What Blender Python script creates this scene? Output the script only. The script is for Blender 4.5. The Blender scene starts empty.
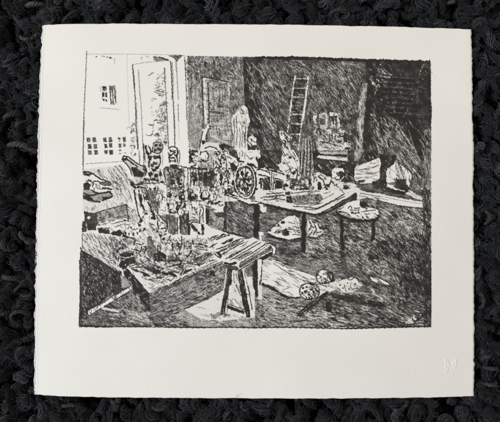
import bpy, math, random
import numpy as np

sc = bpy.context.scene
col = sc.collection
random.seed(5)

# ---------------------------------------------------------------- camera, world, lamps, exposure
TILT = math.radians(2.2)
DIST = 0.444
LENS = 40.0
cam_d = bpy.data.cameras.new('camera'); cam = bpy.data.objects.new('camera', cam_d); col.objects.link(cam)
cam_d.lens = LENS; cam_d.sensor_width = 36.0; cam_d.clip_start = 0.01; cam_d.clip_end = 50
cam.location = (0, -DIST * math.sin(TILT), DIST * math.cos(TILT))
cam.rotation_euler = (TILT, 0, 0)
sc.camera = cam

w = bpy.data.worlds.new('World'); sc.world = w; w.use_nodes = True
bg = w.node_tree.nodes['Background']
bg.inputs['Color'].default_value = (0.96, 0.97, 1.0, 1); bg.inputs['Strength'].default_value = 0.15

def lamp(name, loc, target, size, energy, color):
    d = bpy.data.lights.new(name, 'AREA'); d.shape = 'RECTANGLE'; d.size, d.size_y = size
    d.energy = energy; d.color = color
    o = bpy.data.objects.new(name, d); col.objects.link(o)
    o.location = loc
    import mathutils
    o.rotation_euler = (mathutils.Vector(target) - mathutils.Vector(loc)).to_track_quat('-Z', 'Y').to_euler()
    return o
lamp('window_light', (-1.75, -0.25, 1.45), (0.1, 0, 0), (0.7, 0.8), 57.5, (0.94, 0.98, 1.0))
lamp('room_light', (0.75, 0.75, 1.0), (0.16, 0.13, 0), (0.5, 0.5), 7.5, (1.0, 0.82, 0.66))

sc.view_settings.view_transform = 'Standard'
sc.view_settings.look = 'None'
sc.view_settings.exposure = 0.0
sc.view_settings.gamma = 1.0

# ---------------------------------------------------------------- helpers
U = 0.0008                               # one drawing unit on the sheet is 0.8 mm

def plane(a):
    """drawing-grid coordinates (n,2) -> points on the sheet's plane"""
    a = np.asarray(a, np.float64)
    k = 36.0 / LENS
    dx = (a[:, 0] - 250) / 500 * k
    dy = (211 - a[:, 1]) / 500 * k
    c, s = math.cos(TILT), math.sin(TILT)
    ry = dy * c + s
    rz = dy * s - c
    t = -cam.location.z / rz
    return np.stack([cam.location.x + dx * t, cam.location.y + ry * t], 1)

def mesh_obj(name, verts, faces, mat, parent=None, smooth=False):
    me = bpy.data.meshes.new(name)
    verts = np.asarray(verts, np.float32); faces = np.asarray(faces, np.int32)
    n = len(faces); k = faces.shape[1]
    me.vertices.add(len(verts)); me.vertices.foreach_set('co', verts.ravel())
    me.loops.add(n * k); me.loops.foreach_set('vertex_index', faces.ravel())
    me.polygons.add(n)
    me.polygons.foreach_set('loop_start', np.arange(0, n * k, k, dtype=np.int32))
    me.polygons.foreach_set('loop_total', np.full(n, k, np.int32))
    if smooth:
        me.polygons.foreach_set('use_smooth', np.ones(n, bool))
    me.update(calc_edges=True)
    me.materials.append(mat)
    o = bpy.data.objects.new(name, me); col.objects.link(o)
    if parent:
        o.parent = parent
    return o

def empty(name, label, cat):
    o = bpy.data.objects.new(name, None); col.objects.link(o)
    o['label'] = label; o['category'] = cat
    return o

def new_mat(name):
    m = bpy.data.materials.new(name); m.use_nodes = True
    nt = m.node_tree
    return m, nt, nt.nodes, nt.links, nt.nodes['Principled BSDF']

# ---------------------------------------------------------------- materials
def wool(name, dark, light, rough=.8, sheen=.35):
    m, nt, N, L, P = new_mat(name)
    geo = N.new('ShaderNodeNewGeometry')
    hue = N.new('ShaderNodeMapRange'); hue.inputs['From Min'].default_value = .72; hue.inputs['From Max'].default_value = 1.0; hue.inputs['To Max'].default_value = .75
    L.new(geo.outputs['Random Per Island'], hue.inputs['Value'])
    brn = N.new('ShaderNodeMix'); brn.data_type = 'RGBA'; brn.blend_type = 'MULTIPLY'; brn.inputs['B'].default_value = (1.0, .80, .66, 1)
    L.new(hue.outputs['Result'], brn.inputs['Factor'])
    ramp = N.new('ShaderNodeValToRGB')
    ramp.color_ramp.elements[0].color = (*dark, 1); ramp.color_ramp.elements[1].color = (*light, 1)
    e = ramp.color_ramp.elements.new(.75); e.color = tuple(.65 * a + .35 * b for a, b in zip(dark, light)) + (1,)
    at = N.new('ShaderNodeAttribute'); at.attribute_name = 'tone'
    L.new(at.outputs['Fac'], ramp.inputs['Fac'])
    L.new(ramp.outputs['Color'], brn.inputs['A']); L.new(brn.outputs['Result'], P.inputs['Base Color'])
    P.inputs['Roughness'].default_value = rough
    P.inputs['Sheen Weight'].default_value = sheen
    P.inputs['Sheen Roughness'].default_value = .5
    P.inputs['Sheen Tint'].default_value = (.75, .85, 1, 1)
    P.inputs['Specular IOR Level'].default_value = .25
    return m
M_wool = wool('black wool', (.003, .0031, .004), (.080, .083, .100), .85, .12)
M_yarn = wool('grey twisted yarn', (.012, .012, .012), (.062, .058, .052), .8, .1)
m, nt, N, L, P = new_mat('rug backing')
nz = N.new('ShaderNodeTexNoise'); nz.inputs['Scale'].default_value = 400
rp = N.new('ShaderNodeValToRGB'); rp.color_ramp.elements[0].color = (.003, .003, .004, 1); rp.color_ramp.elements[1].color = (.012, .012, .014, 1)
L.new(nz.outputs['Fac'], rp.inputs['Fac']); L.new(rp.outputs['Color'], P.inputs['Base Color']); P.inputs['Roughness'].default_value = 1
P.inputs['Specular IOR Level'].default_value = 0
M_back = m

def paper(name, spots):
    m, nt, N, L, P = new_mat(name)
    tc = N.new('ShaderNodeTexCoord')
    mp = N.new('ShaderNodeMapping'); mp.inputs['Scale'].default_value = (1, .28, 1)
    L.new(tc.outputs['Object'], mp.inputs['Vector'])
    rib = N.new('ShaderNodeTexNoise'); rib.inputs['Scale'].default_value = 620; rib.inputs['Detail'].default_value = 2.5
    L.new(mp.outputs['Vector'], rib.inputs['Vector'])
    tooth = N.new('ShaderNodeTexNoise'); tooth.inputs['Scale'].default_value = 1500; tooth.inputs['Detail'].default_value = 3
    L.new(tc.outputs['Object'], tooth.inputs['Vector'])
    add = N.new('ShaderNodeMath'); add.operation = 'MULTIPLY_ADD'; add.inputs[1].default_value = .7
    L.new(tooth.outputs['Fac'], add.inputs[0]); L.new(rib.outputs['Fac'], add.inputs[2])
    bmp = N.new('ShaderNodeBump'); bmp.inputs['Strength'].default_value = .5; bmp.inputs['Distance'].default_value = .00013
    L.new(add.outputs[0], bmp.inputs['Height']); L.new(bmp.outputs['Normal'], P.inputs['Normal'])
    mot = N.new('ShaderNodeTexNoise'); mot.inputs['Scale'].default_value = 14; mot.inputs['Detail'].default_value = 5
    L.new(tc.outputs['Object'], mot.inputs['Vector'])
    rp = N.new('ShaderNodeValToRGB')
    rp.color_ramp.elements[0].position = .3; rp.color_ramp.elements[1].position = .7
    rp.color_ramp.elements[0].color = (.735, .720, .682, 1); rp.color_ramp.elements[1].color = (.772, .758, .722, 1)
    L.new(mot.outputs['Fac'], rp.inputs['Fac'])
    cur = rp.outputs['Color']
    # fibre flecks and handling marks that belong to the sheet
    for (sx, sy, rad, amt) in spots:
        q = plane(np.array([[sx, sy]]))[0]
        di = N.new('ShaderNodeVectorMath'); di.operation = 'DISTANCE'; di.inputs[1].default_value = (q[0], q[1], 0)
        wob = N.new('ShaderNodeTexNoise'); wob.inputs['Scale'].default_value = 900
        L.new(tc.outputs['Object'], wob.inputs['Vector'])
        L.new(tc.outputs['Object'], di.inputs[0])
        ad = N.new('ShaderNodeMath'); ad.operation = 'MULTIPLY_ADD'; ad.inputs[1].default_value = rad * U * 1.2
        L.new(wob.outputs['Fac'], ad.inputs[0]); L.new(di.outputs['Value'], ad.inputs[2])
        mr = N.new('ShaderNodeMapRange'); mr.inputs['From Min'].default_value = rad * U * .7; mr.inputs['From Max'].default_value = rad * U * 1.6
        mr.inputs['To Min'].default_value = amt; mr.inputs['To Max'].default_value = 0
        L.new(ad.outputs[0], mr.inputs['Value'])
        mx = N.new('ShaderNodeMix'); mx.data_type = 'RGBA'; mx.inputs['B'].default_value = (.12, .11, .11, 1)
        L.new(mr.outputs['Result'], mx.inputs['Factor']); L.new(cur, mx.inputs['A'])
        cur = mx.outputs['Result']
    ra = N.new('ShaderNodeAttribute'); ra.attribute_name = 'rim'
    fz = N.new('ShaderNodeTexNoise'); fz.inputs['Scale'].default_value = 1100; fz.inputs['Detail'].default_value = 4
    L.new(tc.outputs['Object'], fz.inputs['Vector'])
    fr = N.new('ShaderNodeMapRange'); fr.inputs['From Min'].default_value = .35; fr.inputs['From Max'].default_value = .65; fr.inputs['To Min'].default_value = .35
    L.new(fz.outputs['Fac'], fr.inputs['Value'])
    mu = N.new('ShaderNodeMath'); mu.operation = 'MULTIPLY'; L.new(ra.outputs['Fac'], mu.inputs[0]); L.new(fr.outputs['Result'], mu.inputs[1])
    mx = N.new('ShaderNodeMix'); mx.data_type = 'RGBA'; mx.inputs['B'].default_value = (.34, .32, .34, 1)   # sparse torn fibres
    L.new(mu.outputs[0], mx.inputs['Factor']); L.new(cur, mx.inputs['A']); cur = mx.outputs['Result']
    L.new(cur, P.inputs['Base Color'])
    P.inputs['Roughness'].default_value = .9; P.inputs['Specular IOR Level'].default_value = .15
    return m
M_paper = paper('cotton paper', [(448.5, 63.5, 1.1, .75), (447, 65, .8, .6), (237.5, 396, 2.6, .28), (240.5, 394, 1.6, .2), (198, 372, .7, .3)])

m, nt, N, L, P = new_mat('lithographic ink')
at = N.new('ShaderNodeAttribute'); at.attribute_name = 'coverage'
mx = N.new('ShaderNodeMix'); mx.data_type = 'RGBA'
mx.inputs['A'].default_value = (.753, .739, .70, 1); mx.inputs['B'].default_value = (.021, .0185, .017, 1)
L.new(at.outputs['Fac'], mx.inputs['Factor']); L.new(mx.outputs['Result'], P.inputs['Base Color'])
P.inputs['Roughness'].default_value = .75; P.inputs['Specular IOR Level'].default_value = .2
M_ink = m

# ---------------------------------------------------------------- the rug
rug = empty('shaggy_rug', 'charcoal black shaggy wool rug with curled matted pile beneath the print', 'rug')
BACK_Z = -.019
g = 24
xs = np.linspace(-.60, .60, g); ys = np.linspace(-.55, .55, g)
V = [(x, y, BACK_Z) for y in ys for x in xs]
F_ = [(j * g + i, j * g + i + 1, (j + 1) * g + i + 1, (j + 1) * g + i) for j in range(g - 1) for i in range(g - 1)]
nb = len(V)
V += [(x, y, BACK_Z - .004) for (x, y, z) in V]
F_ += [tuple(nb + k for k in f[::-1]) for f in F_[:]]
ring = [i for i in range(g)] + [j * g + g - 1 for j in range(1, g)] + [(g - 1) * g + i for i in range(g - 2, -1, -1)] + [j * g for j in range(g - 2, 0, -1)]
F_ += [(ring[i] + nb, ring[(i + 1) % len(ring)] + nb, ring[(i + 1) % len(ring)], ring[i]) for i in range(len(ring))]
mesh_obj('backing', V, F_, M_back, rug)

R = np.random.default_rng(21)
PX0, PX1, PY0, PY1 = -.1745, .1805, -.1515, .1530           # where the sheet lies

def under_sheet(x, y, grow=0.0):
    return (x > PX0 - grow) & (x < PX1 + grow) & (y > PY0 - grow) & (y < PY1 + grow)

def lock_path(x, y, z, length, n):
    """a curled, lying lock of wool"""
    a = R.uniform(0, 2 * math.pi); b = R.uniform(-.2, .6)
    k = R.choice([-1, 1]) * R.uniform(40, 260)
    st = length / n
    wob = R.uniform(0, 6.28); ws = R.uniform(6, 16)
    p = np.array([x, y, z]); out = [p.copy()]
    for i in range(n):
        u = i / n
        a += k * st * (.4 + 1.1 * u) + .35 * math.sin(ws * u + wob) + R.normal(0, .1)
        pitch = b + .8 * math.sin(wob + 5.5 * u) - 1.0 * u
        p = p + st * np.array([math.cos(a) * math.cos(pitch), math.sin(a) * math.cos(pitch), math.sin(pitch) * .75])
        out.append(p.copy())
    return np.array(out)

def frames(P):
    T = np.gradient(P, axis=0); T /= np.linalg.norm(T, axis=1)[:, None] + 1e-9
    up = np.tile([.13, .21, .97], (len(P), 1))
    A = np.cross(T, up); A /= np.linalg.norm(A, axis=1)[:, None] + 1e-9
    return T, A, np.cross(A, T)

def tube(P, rad, sides, VV, FF, TT, tone):
    """sweep a small section along P; appends to the lists"""
    T, A, Bn = frames(P)
    base = sum(len(v) for v in VV)
    n = len(P)
    th = np.arange(sides) / sides * 2 * math.pi
    rad = np.broadcast_to(rad, (n,))
    ring = P[:, None] + rad[:, None, None] * (np.cos(th)[None, :, None] * A[:, None] + np.sin(th)[None, :, None] * Bn[:, None])
    VV.append(ring.reshape(-1, 3))
    i = np.arange(n - 1)[:, None] * sides; j = np.arange(sides)[None]; j2 = (j + 1) % sides
    f = np.stack([i + j, i + j2, i + sides + j2, i + sides + j], -1).reshape(-1, 4) + base
    FF.append(f)
    TT.append(np.full(n * sides, tone, np.float32))

class Acc(list):
    pass

def build(name, VV, FF, TT, mat, parent, smooth=True):
    o = mesh_obj(name, np.concatenate(VV), np.concatenate(FF), mat, parent, smooth)
    at = o.data.attributes.new('tone', 'FLOAT', 'POINT')
    at.data.foreach_set('value', np.concatenate(TT))
    return o

class Chunks:
    """accumulates swept geometry with a running vertex count"""
    def __init__(s):
        s.V, s.F, s.T, s.n = [], [], [], 0
    def tube(s, P, rad, sides, tone):
        T, A, Bn = frames(P)
        n = len(P)
        th = np.arange(sides) / sides * 2 * math.pi
        rad = np.broadcast_to(rad, (n,))
        ring = P[:, None] + rad[:, None, None] * (np.cos(th)[None, :, None] * A[:, None] + np.sin(th)[None, :, None] * Bn[:, None])
        i = np.arange(n - 1)[:, None] * sides; j = np.arange(sides)[None]; j2 = (j + 1) % sides
        s.F.append(np.stack([i + j, i + j2, i + sides + j2, i + sides + j], -1).reshape(-1, 4) + s.n)
        s.V.append(ring.reshape(-1, 3)); s.n += n * sides
        s.T.append(np.full(n * sides, tone, np.float32))
    def build(s, name, mat, parent):
        return build(name, s.V, s.F, s.T, mat, parent)

pile = Chunks()
def keep_below(P, rad):
    """wool is pressed flat where the sheet lies on it"""
    ins = under_sheet(P[:, 0], P[:, 1], .0012)
    P[ins, 2] = np.minimum(P[ins, 2], -.0012 - rad)
    # soft shoulder just outside the edge
    near = under_sheet(P[:, 0], P[:, 1], .004) & ~ins
    P[near, 2] = np.minimum(P[near, 2], .0002 - rad * .6)
    return P

XM, YM = .222, .192
count = 0
while count < 2100:
    x, y = R.uniform(-XM, XM), R.uniform(-YM, YM)
    if under_sheet(x, y, -.016):
        continue
    count += 1
    layer = R.random()
    z = -.015 + .012 * layer
    n = 18
    Lk = R.uniform(.012, .034)
    P = lock_path(x, y, z, Lk, n)
    r0 = R.uniform(.0016, .0050) * (.75 + .4 * R.random())
    P[:, 2] = np.clip(P[:, 2], BACK_Z + r0, .0035)
    P = keep_below(P, r0)
    u = np.linspace(0, 1, n + 1)
    env = r0 * (.55 + .45 * np.sin(np.pi * np.clip(u * .9 + .1, 0, 1)))
    shade = R.random() ** 2.4 * .85
    T, A, Bn = frames(P)
    tw = R.uniform(.6, 4.2) * R.choice([-1, 1])
    pile.tube(P, env * .7, 6, shade * .2)
    ns = 24
    for k in range(ns):
        ph = 2 * math.pi * k / ns + R.normal(0, .3)
        rr = env * R.uniform(.55, 1.25) + .0007 * np.sin(u * R.uniform(8, 26) + ph)
        ang = ph + tw * u * 2 + .35 * np.sin(u * R.uniform(5, 12) + ph)
        Q = P + rr[:, None] * (np.cos(ang)[:, None] * A + np.sin(ang)[:, None] * Bn)
        Q += R.normal(0, .00024, Q.shape)
        s0 = R.integers(0, 3)
        Q = keep_below(Q[s0:n + 1 - R.integers(0, 3)], .0002)
        pile.tube(Q, R.uniform(.00012, .00034), 3, np.clip(shade + R.normal(0, .2), 0, 1))
    # loose flyaway fibres
    for k in range(16):
        i0 = R.integers(2, n - 4)
        m_ = 8
        d = R.normal(0, 1, 3); d[2] = abs(d[2]) * .5; d /= np.linalg.norm(d)
        c = R.normal(0, 1, 3)
        tt = np.linspace(0, 1, m_)[:, None]
        Q = P[i0] + d * tt * R.uniform(.002, .006) + c * tt ** 2 * .0022
        Q[:, 2] = np.minimum(Q[:, 2], .006)
        pile.tube(keep_below(Q, .0001), .00007, 3, np.clip(shade + .25, 0, 1))
wp = pile.build('wool_pile', M_wool, rug)
wp['kind'] = 'stuff'

# the tighter, greyer two-ply yarns that show on top of the pile
def twisted_yarn(x, y, heading, bend, length, r0, tone, z=-.0005):
    ch = Chunks()
    n = 40
    a = math.radians(heading); p = np.array([x, y, z]); P = [p.copy()]
    st = length / n
    for i in range(n):
        a += math.radians(bend) / n
        p = p + st * np.array([math.cos(a), math.sin(a), .0]); P.append(p.copy())
    P = np.array(P)
    u = np.linspace(0, 1, n + 1)
    P[:, 2] += .0085 * np.sin(np.pi * u) ** .6 - .0068
    P = keep_below(P, r0)
    T, A, Bn = frames(P)
    turns = length / (r0 * 2.6)
    for k in range(3):
        ang = 2 * math.pi * (k / 3 + turns * u * .8)
        for q in range(3):
            aa = ang + (q - 1) * .55
            env = r0 * (.72 + .12 * (q == 1)) * np.clip(np.minimum(u, 1 - u) * 9 + .45, 0, 1)
            Q = P + env[:, None] * (np.cos(aa)[:, None] * A + np.sin(aa)[:, None] * Bn)
            Q += R.normal(0, .00009, Q.shape)
            ch.tube(keep_below(Q, .0001), r0 * .34, 5, np.clip(tone + R.normal(0, .15), 0, 1))
    return ch.build('twisted_yarn', M_yarn, rug)
# (drawing-grid position, heading, bend, length in units, radius in units, tone)
YARNS = [(5, 146, 20, -60, 32, 2.6, .75), (18, 34, -70, 160, 26, 1.5, .75), (24, 4, -12, 30, 20, 2.2, .9), (60, 22, 30, 20, 22, 1.3, .6),
         (0, 277, -8, 10, 20, 2.2, .6), (10, 294, 30, 30, 22, 1.3, .5), (2, 118, 25, -20, 16, 2.0, .6), (14, 128, 30, 20, 12, 1.7, .5),
         (18, 232, -60, 50, 16, 2.0, .55), (24, 242, -5, 20, 14, 2.2, .55), (10, 322, 100, -150, 24, 1.6, .5), (445, 4, 5, 25, 12, 1.7, .95),
         (486, 369, 10, -20, 14, 1.7, .6), (483, 384, -10, 20, 16, 1.7, .7), (488, 224, 60, 60, 14, 1.6, .5), (474, 108, 20, 40, 14, 1.3, .45),
         (95, 8, -30, 40, 16, 1.5, .5), (330, 12, 20, -40, 20, 1.6, .4), (212, 12, 40, 60, 18, 1.4, .4), (395, 412, 15, 40, 18, 1.6, .5),
         (150, 408, -20, 50, 20, 1.5, .45), (60, 408, 30, -50, 18, 1.5, .45), (260, 410, 10, 60, 18, 1.4, .4), (482, 310, 70, 40, 18, 1.5, .4)]
for (px, py, hd, bd, ln, rr, tn) in YARNS:
    q = plane(np.array([[px, py]]))[0]
    twisted_yarn(q[0], q[1], hd, bd, ln * U, rr * U, tn)

# ---------------------------------------------------------------- the print: a deckle-edged sheet
prt = empty('art_print', 'cream deckle-edged paper sheet printed with a black ink drawing of a cluttered studio', 'art print')

def edge(ctrl, n, amp, cells, seed, axis):
    """an edge of the sheet through measured points, with a torn wobble"""
    c = np.array(ctrl, float)
    d = np.r_[0, np.cumsum(np.hypot(*np.diff(c, axis=0).T))]
    t = np.linspace(0, d[-1], n)
    e = np.stack([np.interp(t, d, c[:, 0]), np.interp(t, d, c[:, 1])], 1)
    r = np.random.default_rng(seed)
    wob = np.zeros(n)
    for (cell, a) in cells:
        g_ = r.normal(0, 1, int(d[-1] / cell) + 4)
        wob += a * np.interp(t / cell + r.random(), np.arange(len(g_)), g_)
    wob *= np.clip(np.minimum(t, d[-1] - t) / 3, 0, 1)
    e[:, axis] += amp * wob
    return e

NXS, NYS = 300, 400
top = edge([(41.9, 25.4), (60, 24.4), (120, 23.8), (200, 24), (300, 24.9), (400, 26.6), (471.8, 29.0)], NXS, 1, [(3, .10), (9, .13)], 1, 1)
bot = edge([(33.3, 394.6), (60, 396.2), (100, 397.4), (200, 398.3), (300, 398.3), (400, 397.9), (474.3, 396.4)], NXS, 1, [(2.5, .12), (8, .14)], 2, 1)
lef = edge([(41.9, 25.4), (39.4, 60), (37.8, 120), (36.2, 180), (34.8, 240), (34.0, 300), (33.6, 360), (33.3, 394.6)], NYS, 1, [(2.2, .28), (5, .55), (12, .35)], 3, 0)
rig = edge([(471.8, 29.0), (472.6, 70), (473.2, 140), (473.7, 220), (474.2, 290), (474.5, 350), (474.3, 396.4)], NYS, 1, [(2.0, .22), (4.3, .20), (9, .22), (23, .15)], 4, 0)
# denser columns at the torn left rim
s = np.linspace(0, 1, NXS)
s = np.where(s < .12, s / .12 * .018, .018 + (s - .12) / .88 * .982)
sT = np.linspace(0, 1, NXS)
tT = np.linspace(0, 1, NYS)
topS = np.stack([np.interp(s, sT, top[:, 0]), np.interp(s, sT, top[:, 1])], 1)
botS = np.stack([np.interp(s, sT, bot[:, 0]), np.interp(s, sT, bot[:, 1])], 1)
S_, T_ = np.meshgrid(s, tT)
fad = lambda q: np.exp(-q * 14)          # the torn wobble stays close to its edge
lsm = np.stack([np.interp(tT, [0, .1, .26, .42, .58, .75, .91, 1], [41.9, 39.4, 37.8, 36.2, 34.8, 34, 33.6, 33.3]), lef[:, 1]], 1)
rsm = np.stack([np.interp(tT, [0, .11, .3, .52, .71, .87, 1], [471.8, 472.6, 473.2, 473.7, 474.2, 474.5, 474.3]), rig[:, 1]], 1)
G = np.zeros((NYS, NXS, 2))
for a in range(2):
    Lb = lsm[:, a][:, None]; Rb = rsm[:, a][:, None]
    Tb = topS[:, a][None]; Bb = botS[:, a][None]
    G[..., a] = (1 - S_) * Lb + S_ * Rb + (1 - T_) * Tb + T_ * Bb - ((1 - S_) * (1 - T_) * topS[0, a] + S_ * (1 - T_) * topS[-1, a] + (1 - S_) * T_ * botS[0, a] + S_ * T_ * botS[-1, a])
G[..., 0] += (lef[:, 0] - lsm[:, 0])[:, None] * np.exp(-S_ * 130) + (rig[:, 0] - rsm[:, 0])[:, None] * np.exp(-(1 - S_) * 130)

def lift(x, y):
    """the sheet is not dead flat: slow swells of a fraction of a millimetre (grid units in, metres out)"""
    return .00045 * np.sin(x / 95 + .6) * np.cos(y / 120 + .3) + .0003 * np.sin(x / 43 + y / 60) - .00035 * ((x - 255) / 220) ** 2

rr = np.random.default_rng(9)
Gp = plane(G.reshape(-1, 2)).reshape(NYS, NXS, 2)
gx, gy = G[..., 0], G[..., 1]
Z = lift(gx, gy)
dl = gx - lsm[:, 0][:, None]                                   # distance from the torn rim, units
rim_w = 3.3 + .5 * np.interp(np.arange(NYS), np.linspace(0, NYS, 40), rr.normal(0, 1, 40))[:, None]
q = np.clip(1 - dl / rim_w, 0, 1)
fib = vn = None
Z = Z - .0009 * q ** 1.3 + .00016 * np.exp(-((dl - rim_w) / .55) ** 2)
rough = rr.normal(0, 1, Z.shape)
rough = (rough + np.roll(rough, 1, 0) + np.roll(rough, 1, 1) + np.roll(rough, 2, 0)) / 4
Z = Z + .00022 * rough * np.clip(q * 2, 0, 1)
dr = rsm[:, 0][:, None] - gx
Z = Z - .00018 * np.clip(1 - dr / 1.2, 0, 1)
topv = np.concatenate([Gp, Z[..., None]], -1).reshape(-1, 3)
TH = .0005
botv = topv.copy(); botv[:, 2] -= np.where(q.ravel() > 0, TH * .55, TH)
nv = NXS * NYS
idx = np.arange(nv).reshape(NYS, NXS)
quads = np.stack([idx[1:, :-1], idx[1:, 1:], idx[:-1, 1:], idx[:-1, :-1]], -1).reshape(-1, 4)
rim = np.r_[idx[0, :], idx[1:, -1], idx[-1, -2::-1], idx[-2:0:-1, 0]]
rim2 = np.roll(rim, -1)
sides = np.stack([rim, rim2, rim2 + nv, rim + nv], -1)
sheet = mesh_obj('paper_sheet', np.r_[topv, botv], np.r_[quads, quads[:, ::-1] + nv, sides], M_paper, prt, True)
ra_ = np.clip(q * 1.8, 0, 1) * .9 + .0 * Z
at = sheet.data.attributes.new('rim', 'FLOAT', 'POINT')
at.data.foreach_set('value', np.r_[ra_.ravel(), ra_.ravel()].astype(np.float32))
# ---------------------------------------------------------------- the printed drawing
# The lithograph is drawn stroke by stroke on a small ink-coverage canvas (photo-plane units),
# then every inked run becomes a real face of the ink layer lying on the sheet.
K = 4                                   # canvas cells per drawing unit
OX, OY, CW, CH = 74.0, 46.0, 364, 290
NX, NY = CW * K, CH * K
C = np.zeros((NY, NX), np.float32)
rng = np.random.default_rng(7)
_t = [0.0, 0.0, 1.0]

def tile(x0, y0, s):
    _t[0], _t[1], _t[2] = x0, y0, s

def pts(s):
    a = np.array([[float(v) for v in p.split(',')] for p in s.split()], np.float64)
    a[:, 0] = _t[0] + a[:, 0] * _t[2]
    a[:, 1] = _t[1] + a[:, 1] * _t[2]
    return a

def mask(P):
    """even-odd polygon mask; returns (slice, bool array)"""
    q = (P - (OX, OY)) * K
    x0 = max(int(q[:, 0].min()) - 1, 0); x1 = min(int(q[:, 0].max()) + 2, NX)
    y0 = max(int(q[:, 1].min()) - 1, 0); y1 = min(int(q[:, 1].max()) + 2, NY)
    if x1 <= x0 or y1 <= y0:
        return (slice(0, 0), slice(0, 0)), np.zeros((0, 0), bool)
    X, Y = np.meshgrid(np.arange(x0, x1) + .5, np.arange(y0, y1) + .5)
    m = np.zeros(X.shape, bool)
    n = len(q)
    for i in range(n):
        ax, ay = q[i]; bx, by = q[(i + 1) % n]
        if ay == by:
            continue
        c = (ay > Y) != (by > Y)
        m ^= c & (X < (bx - ax) * (Y - ay) / (by - ay) + ax)
    return (slice(y0, y1), slice(x0, x1)), m

def _rough(P, amt):
    """hand-drawn outline: resample and wobble"""
    out = []
    n = len(P)
    for i in range(n):
        a, b = P[i], P[(i + 1) % n]
        k = max(1, int(np.hypot(*(b - a)) / 1.6))
        for j in range(k):
            out.append(a + (b - a) * j / k + rng.normal(0, amt, 2))
    return np.array(out)

FS, HS = .66, 1.75                      # tones are carried by hatching rather than by flat tint

def F(s, tone, rough=.22):
    if .38 < tone < .80:
        tone *= FS
    elif tone >= .80:
        tone -= .06
    for part in s.split(';'):
        sl, m = mask(_rough(pts(part), rough))
        C[sl][m] = tone

def M(s, tone, rough=.22):
    for part in s.split(';'):
        sl, m = mask(_rough(pts(part), rough))
        C[sl][m] = np.maximum(C[sl][m], tone)

def _smooth(P, step=.5):
    if len(P) == 2:
        n = max(2, int(np.hypot(*(P[1] - P[0])) / step) + 1)
        t = np.linspace(0, 1, n)[:, None]
        return P[0] * (1 - t) + P[1] * t
    Q = np.vstack([2 * P[0] - P[1], P, 2 * P[-1] - P[-2]])
    out = []
    for i in range(1, len(Q) - 2):
        p0, p1, p2, p3 = Q[i - 1], Q[i], Q[i + 1], Q[i + 2]
        n = max(2, int(np.hypot(*(p2 - p1)) / step) + 1)
        t = np.linspace(0, 1, n, endpoint=False)[:, None]
        out.append(.5 * (2 * p1 + (p2 - p0) * t + (2 * p0 - 5 * p1 + 4 * p2 - p3) * t ** 2 + (3 * p1 - p0 - 3 * p2 + p3) * t ** 3))
    out.append(P[-1][None])
    return np.vstack(out)

def _splat(xy, w, p, white):
    """xy (n,2) drawing units, w and p per point"""
    off = []
    r = float(np.max(w)) * K / 2
    rr = int(np.ceil(r))
    for dy in range(-rr, rr + 1):
        for dx in range(-rr, rr + 1):
            off.append((dx, dy))
    cx = (xy[:, 0] - OX) * K; cy = (xy[:, 1] - OY) * K
    ix = np.floor(cx).astype(int); iy = np.floor(cy).astype(int)
    rad = w * K / 2
    for dx, dy in off:
        jx = ix + dx; jy = iy + dy
        d = np.hypot(jx + .5 - cx, jy + .5 - cy)
        a = np.clip(rad - d + .6, 0, 1) * p
        k = (a > .02) & (jx >= 0) & (jx < NX) & (jy >= 0) & (jy < NY)
        if not k.any():
            continue
        if white:
            np.minimum.at(C, (jy[k], jx[k]), 1 - a[k])
        else:
            np.maximum.at(C, (jy[k], jx[k]), a[k])

def _line(s, w, p, white, wob):
    for part in s.split(';'):
        P = pts(part)
        if len(P) == 1:
            P = np.vstack([P, P + .3])
        Q = _smooth(P, .22)
        n = len(Q)
        ph = rng.uniform(0, 6.28, 4)
        t = np.arange(n) * .22
        Q = Q + wob * np.stack([np.sin(t * .9 + ph[0]) + .6 * np.sin(t * 2.3 + ph[1]), np.sin(t * 1.1 + ph[2]) + .6 * np.sin(t * 2.1 + ph[3])], 1)
        u = np.linspace(0, 1, n)
        tap = np.clip(np.minimum(u, 1 - u) * n * .22 / 1.2 + .45, 0, 1)
        ww = w * tap * (1 + .18 * np.sin(t * 1.7 + ph[1]))
        _splat(Q, ww, p * (1 - .12 * rng.random(n)), white)

def B(s, w=.8, p=.95, wob=.12):
    _line(s, w, p, False, wob)

def W(s, w=.8, p=.97, wob=.12):
    _line(s, w, p, True, wob)

def _dots(s, tone):
    for d in s.split():
        v = [float(q) for q in d.split(',')]
        x, y, r = v[0], v[1], v[2]
        ry = v[3] if len(v) > 3 else r
        a = np.linspace(0, 2 * np.pi, 14, endpoint=False)
        k = 1 + rng.normal(0, .13, 14)
        P = np.stack([_t[0] + (x + r * k * np.cos(a)) * _t[2], _t[1] + (y + ry * k * np.sin(a)) * _t[2]], 1)
        sl, m = mask(P)
        C[sl][m] = tone

def DB(s, tone=.93):
    _dots(s, tone)

def DW(s, tone=.03):
    _dots(s, tone)

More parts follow.
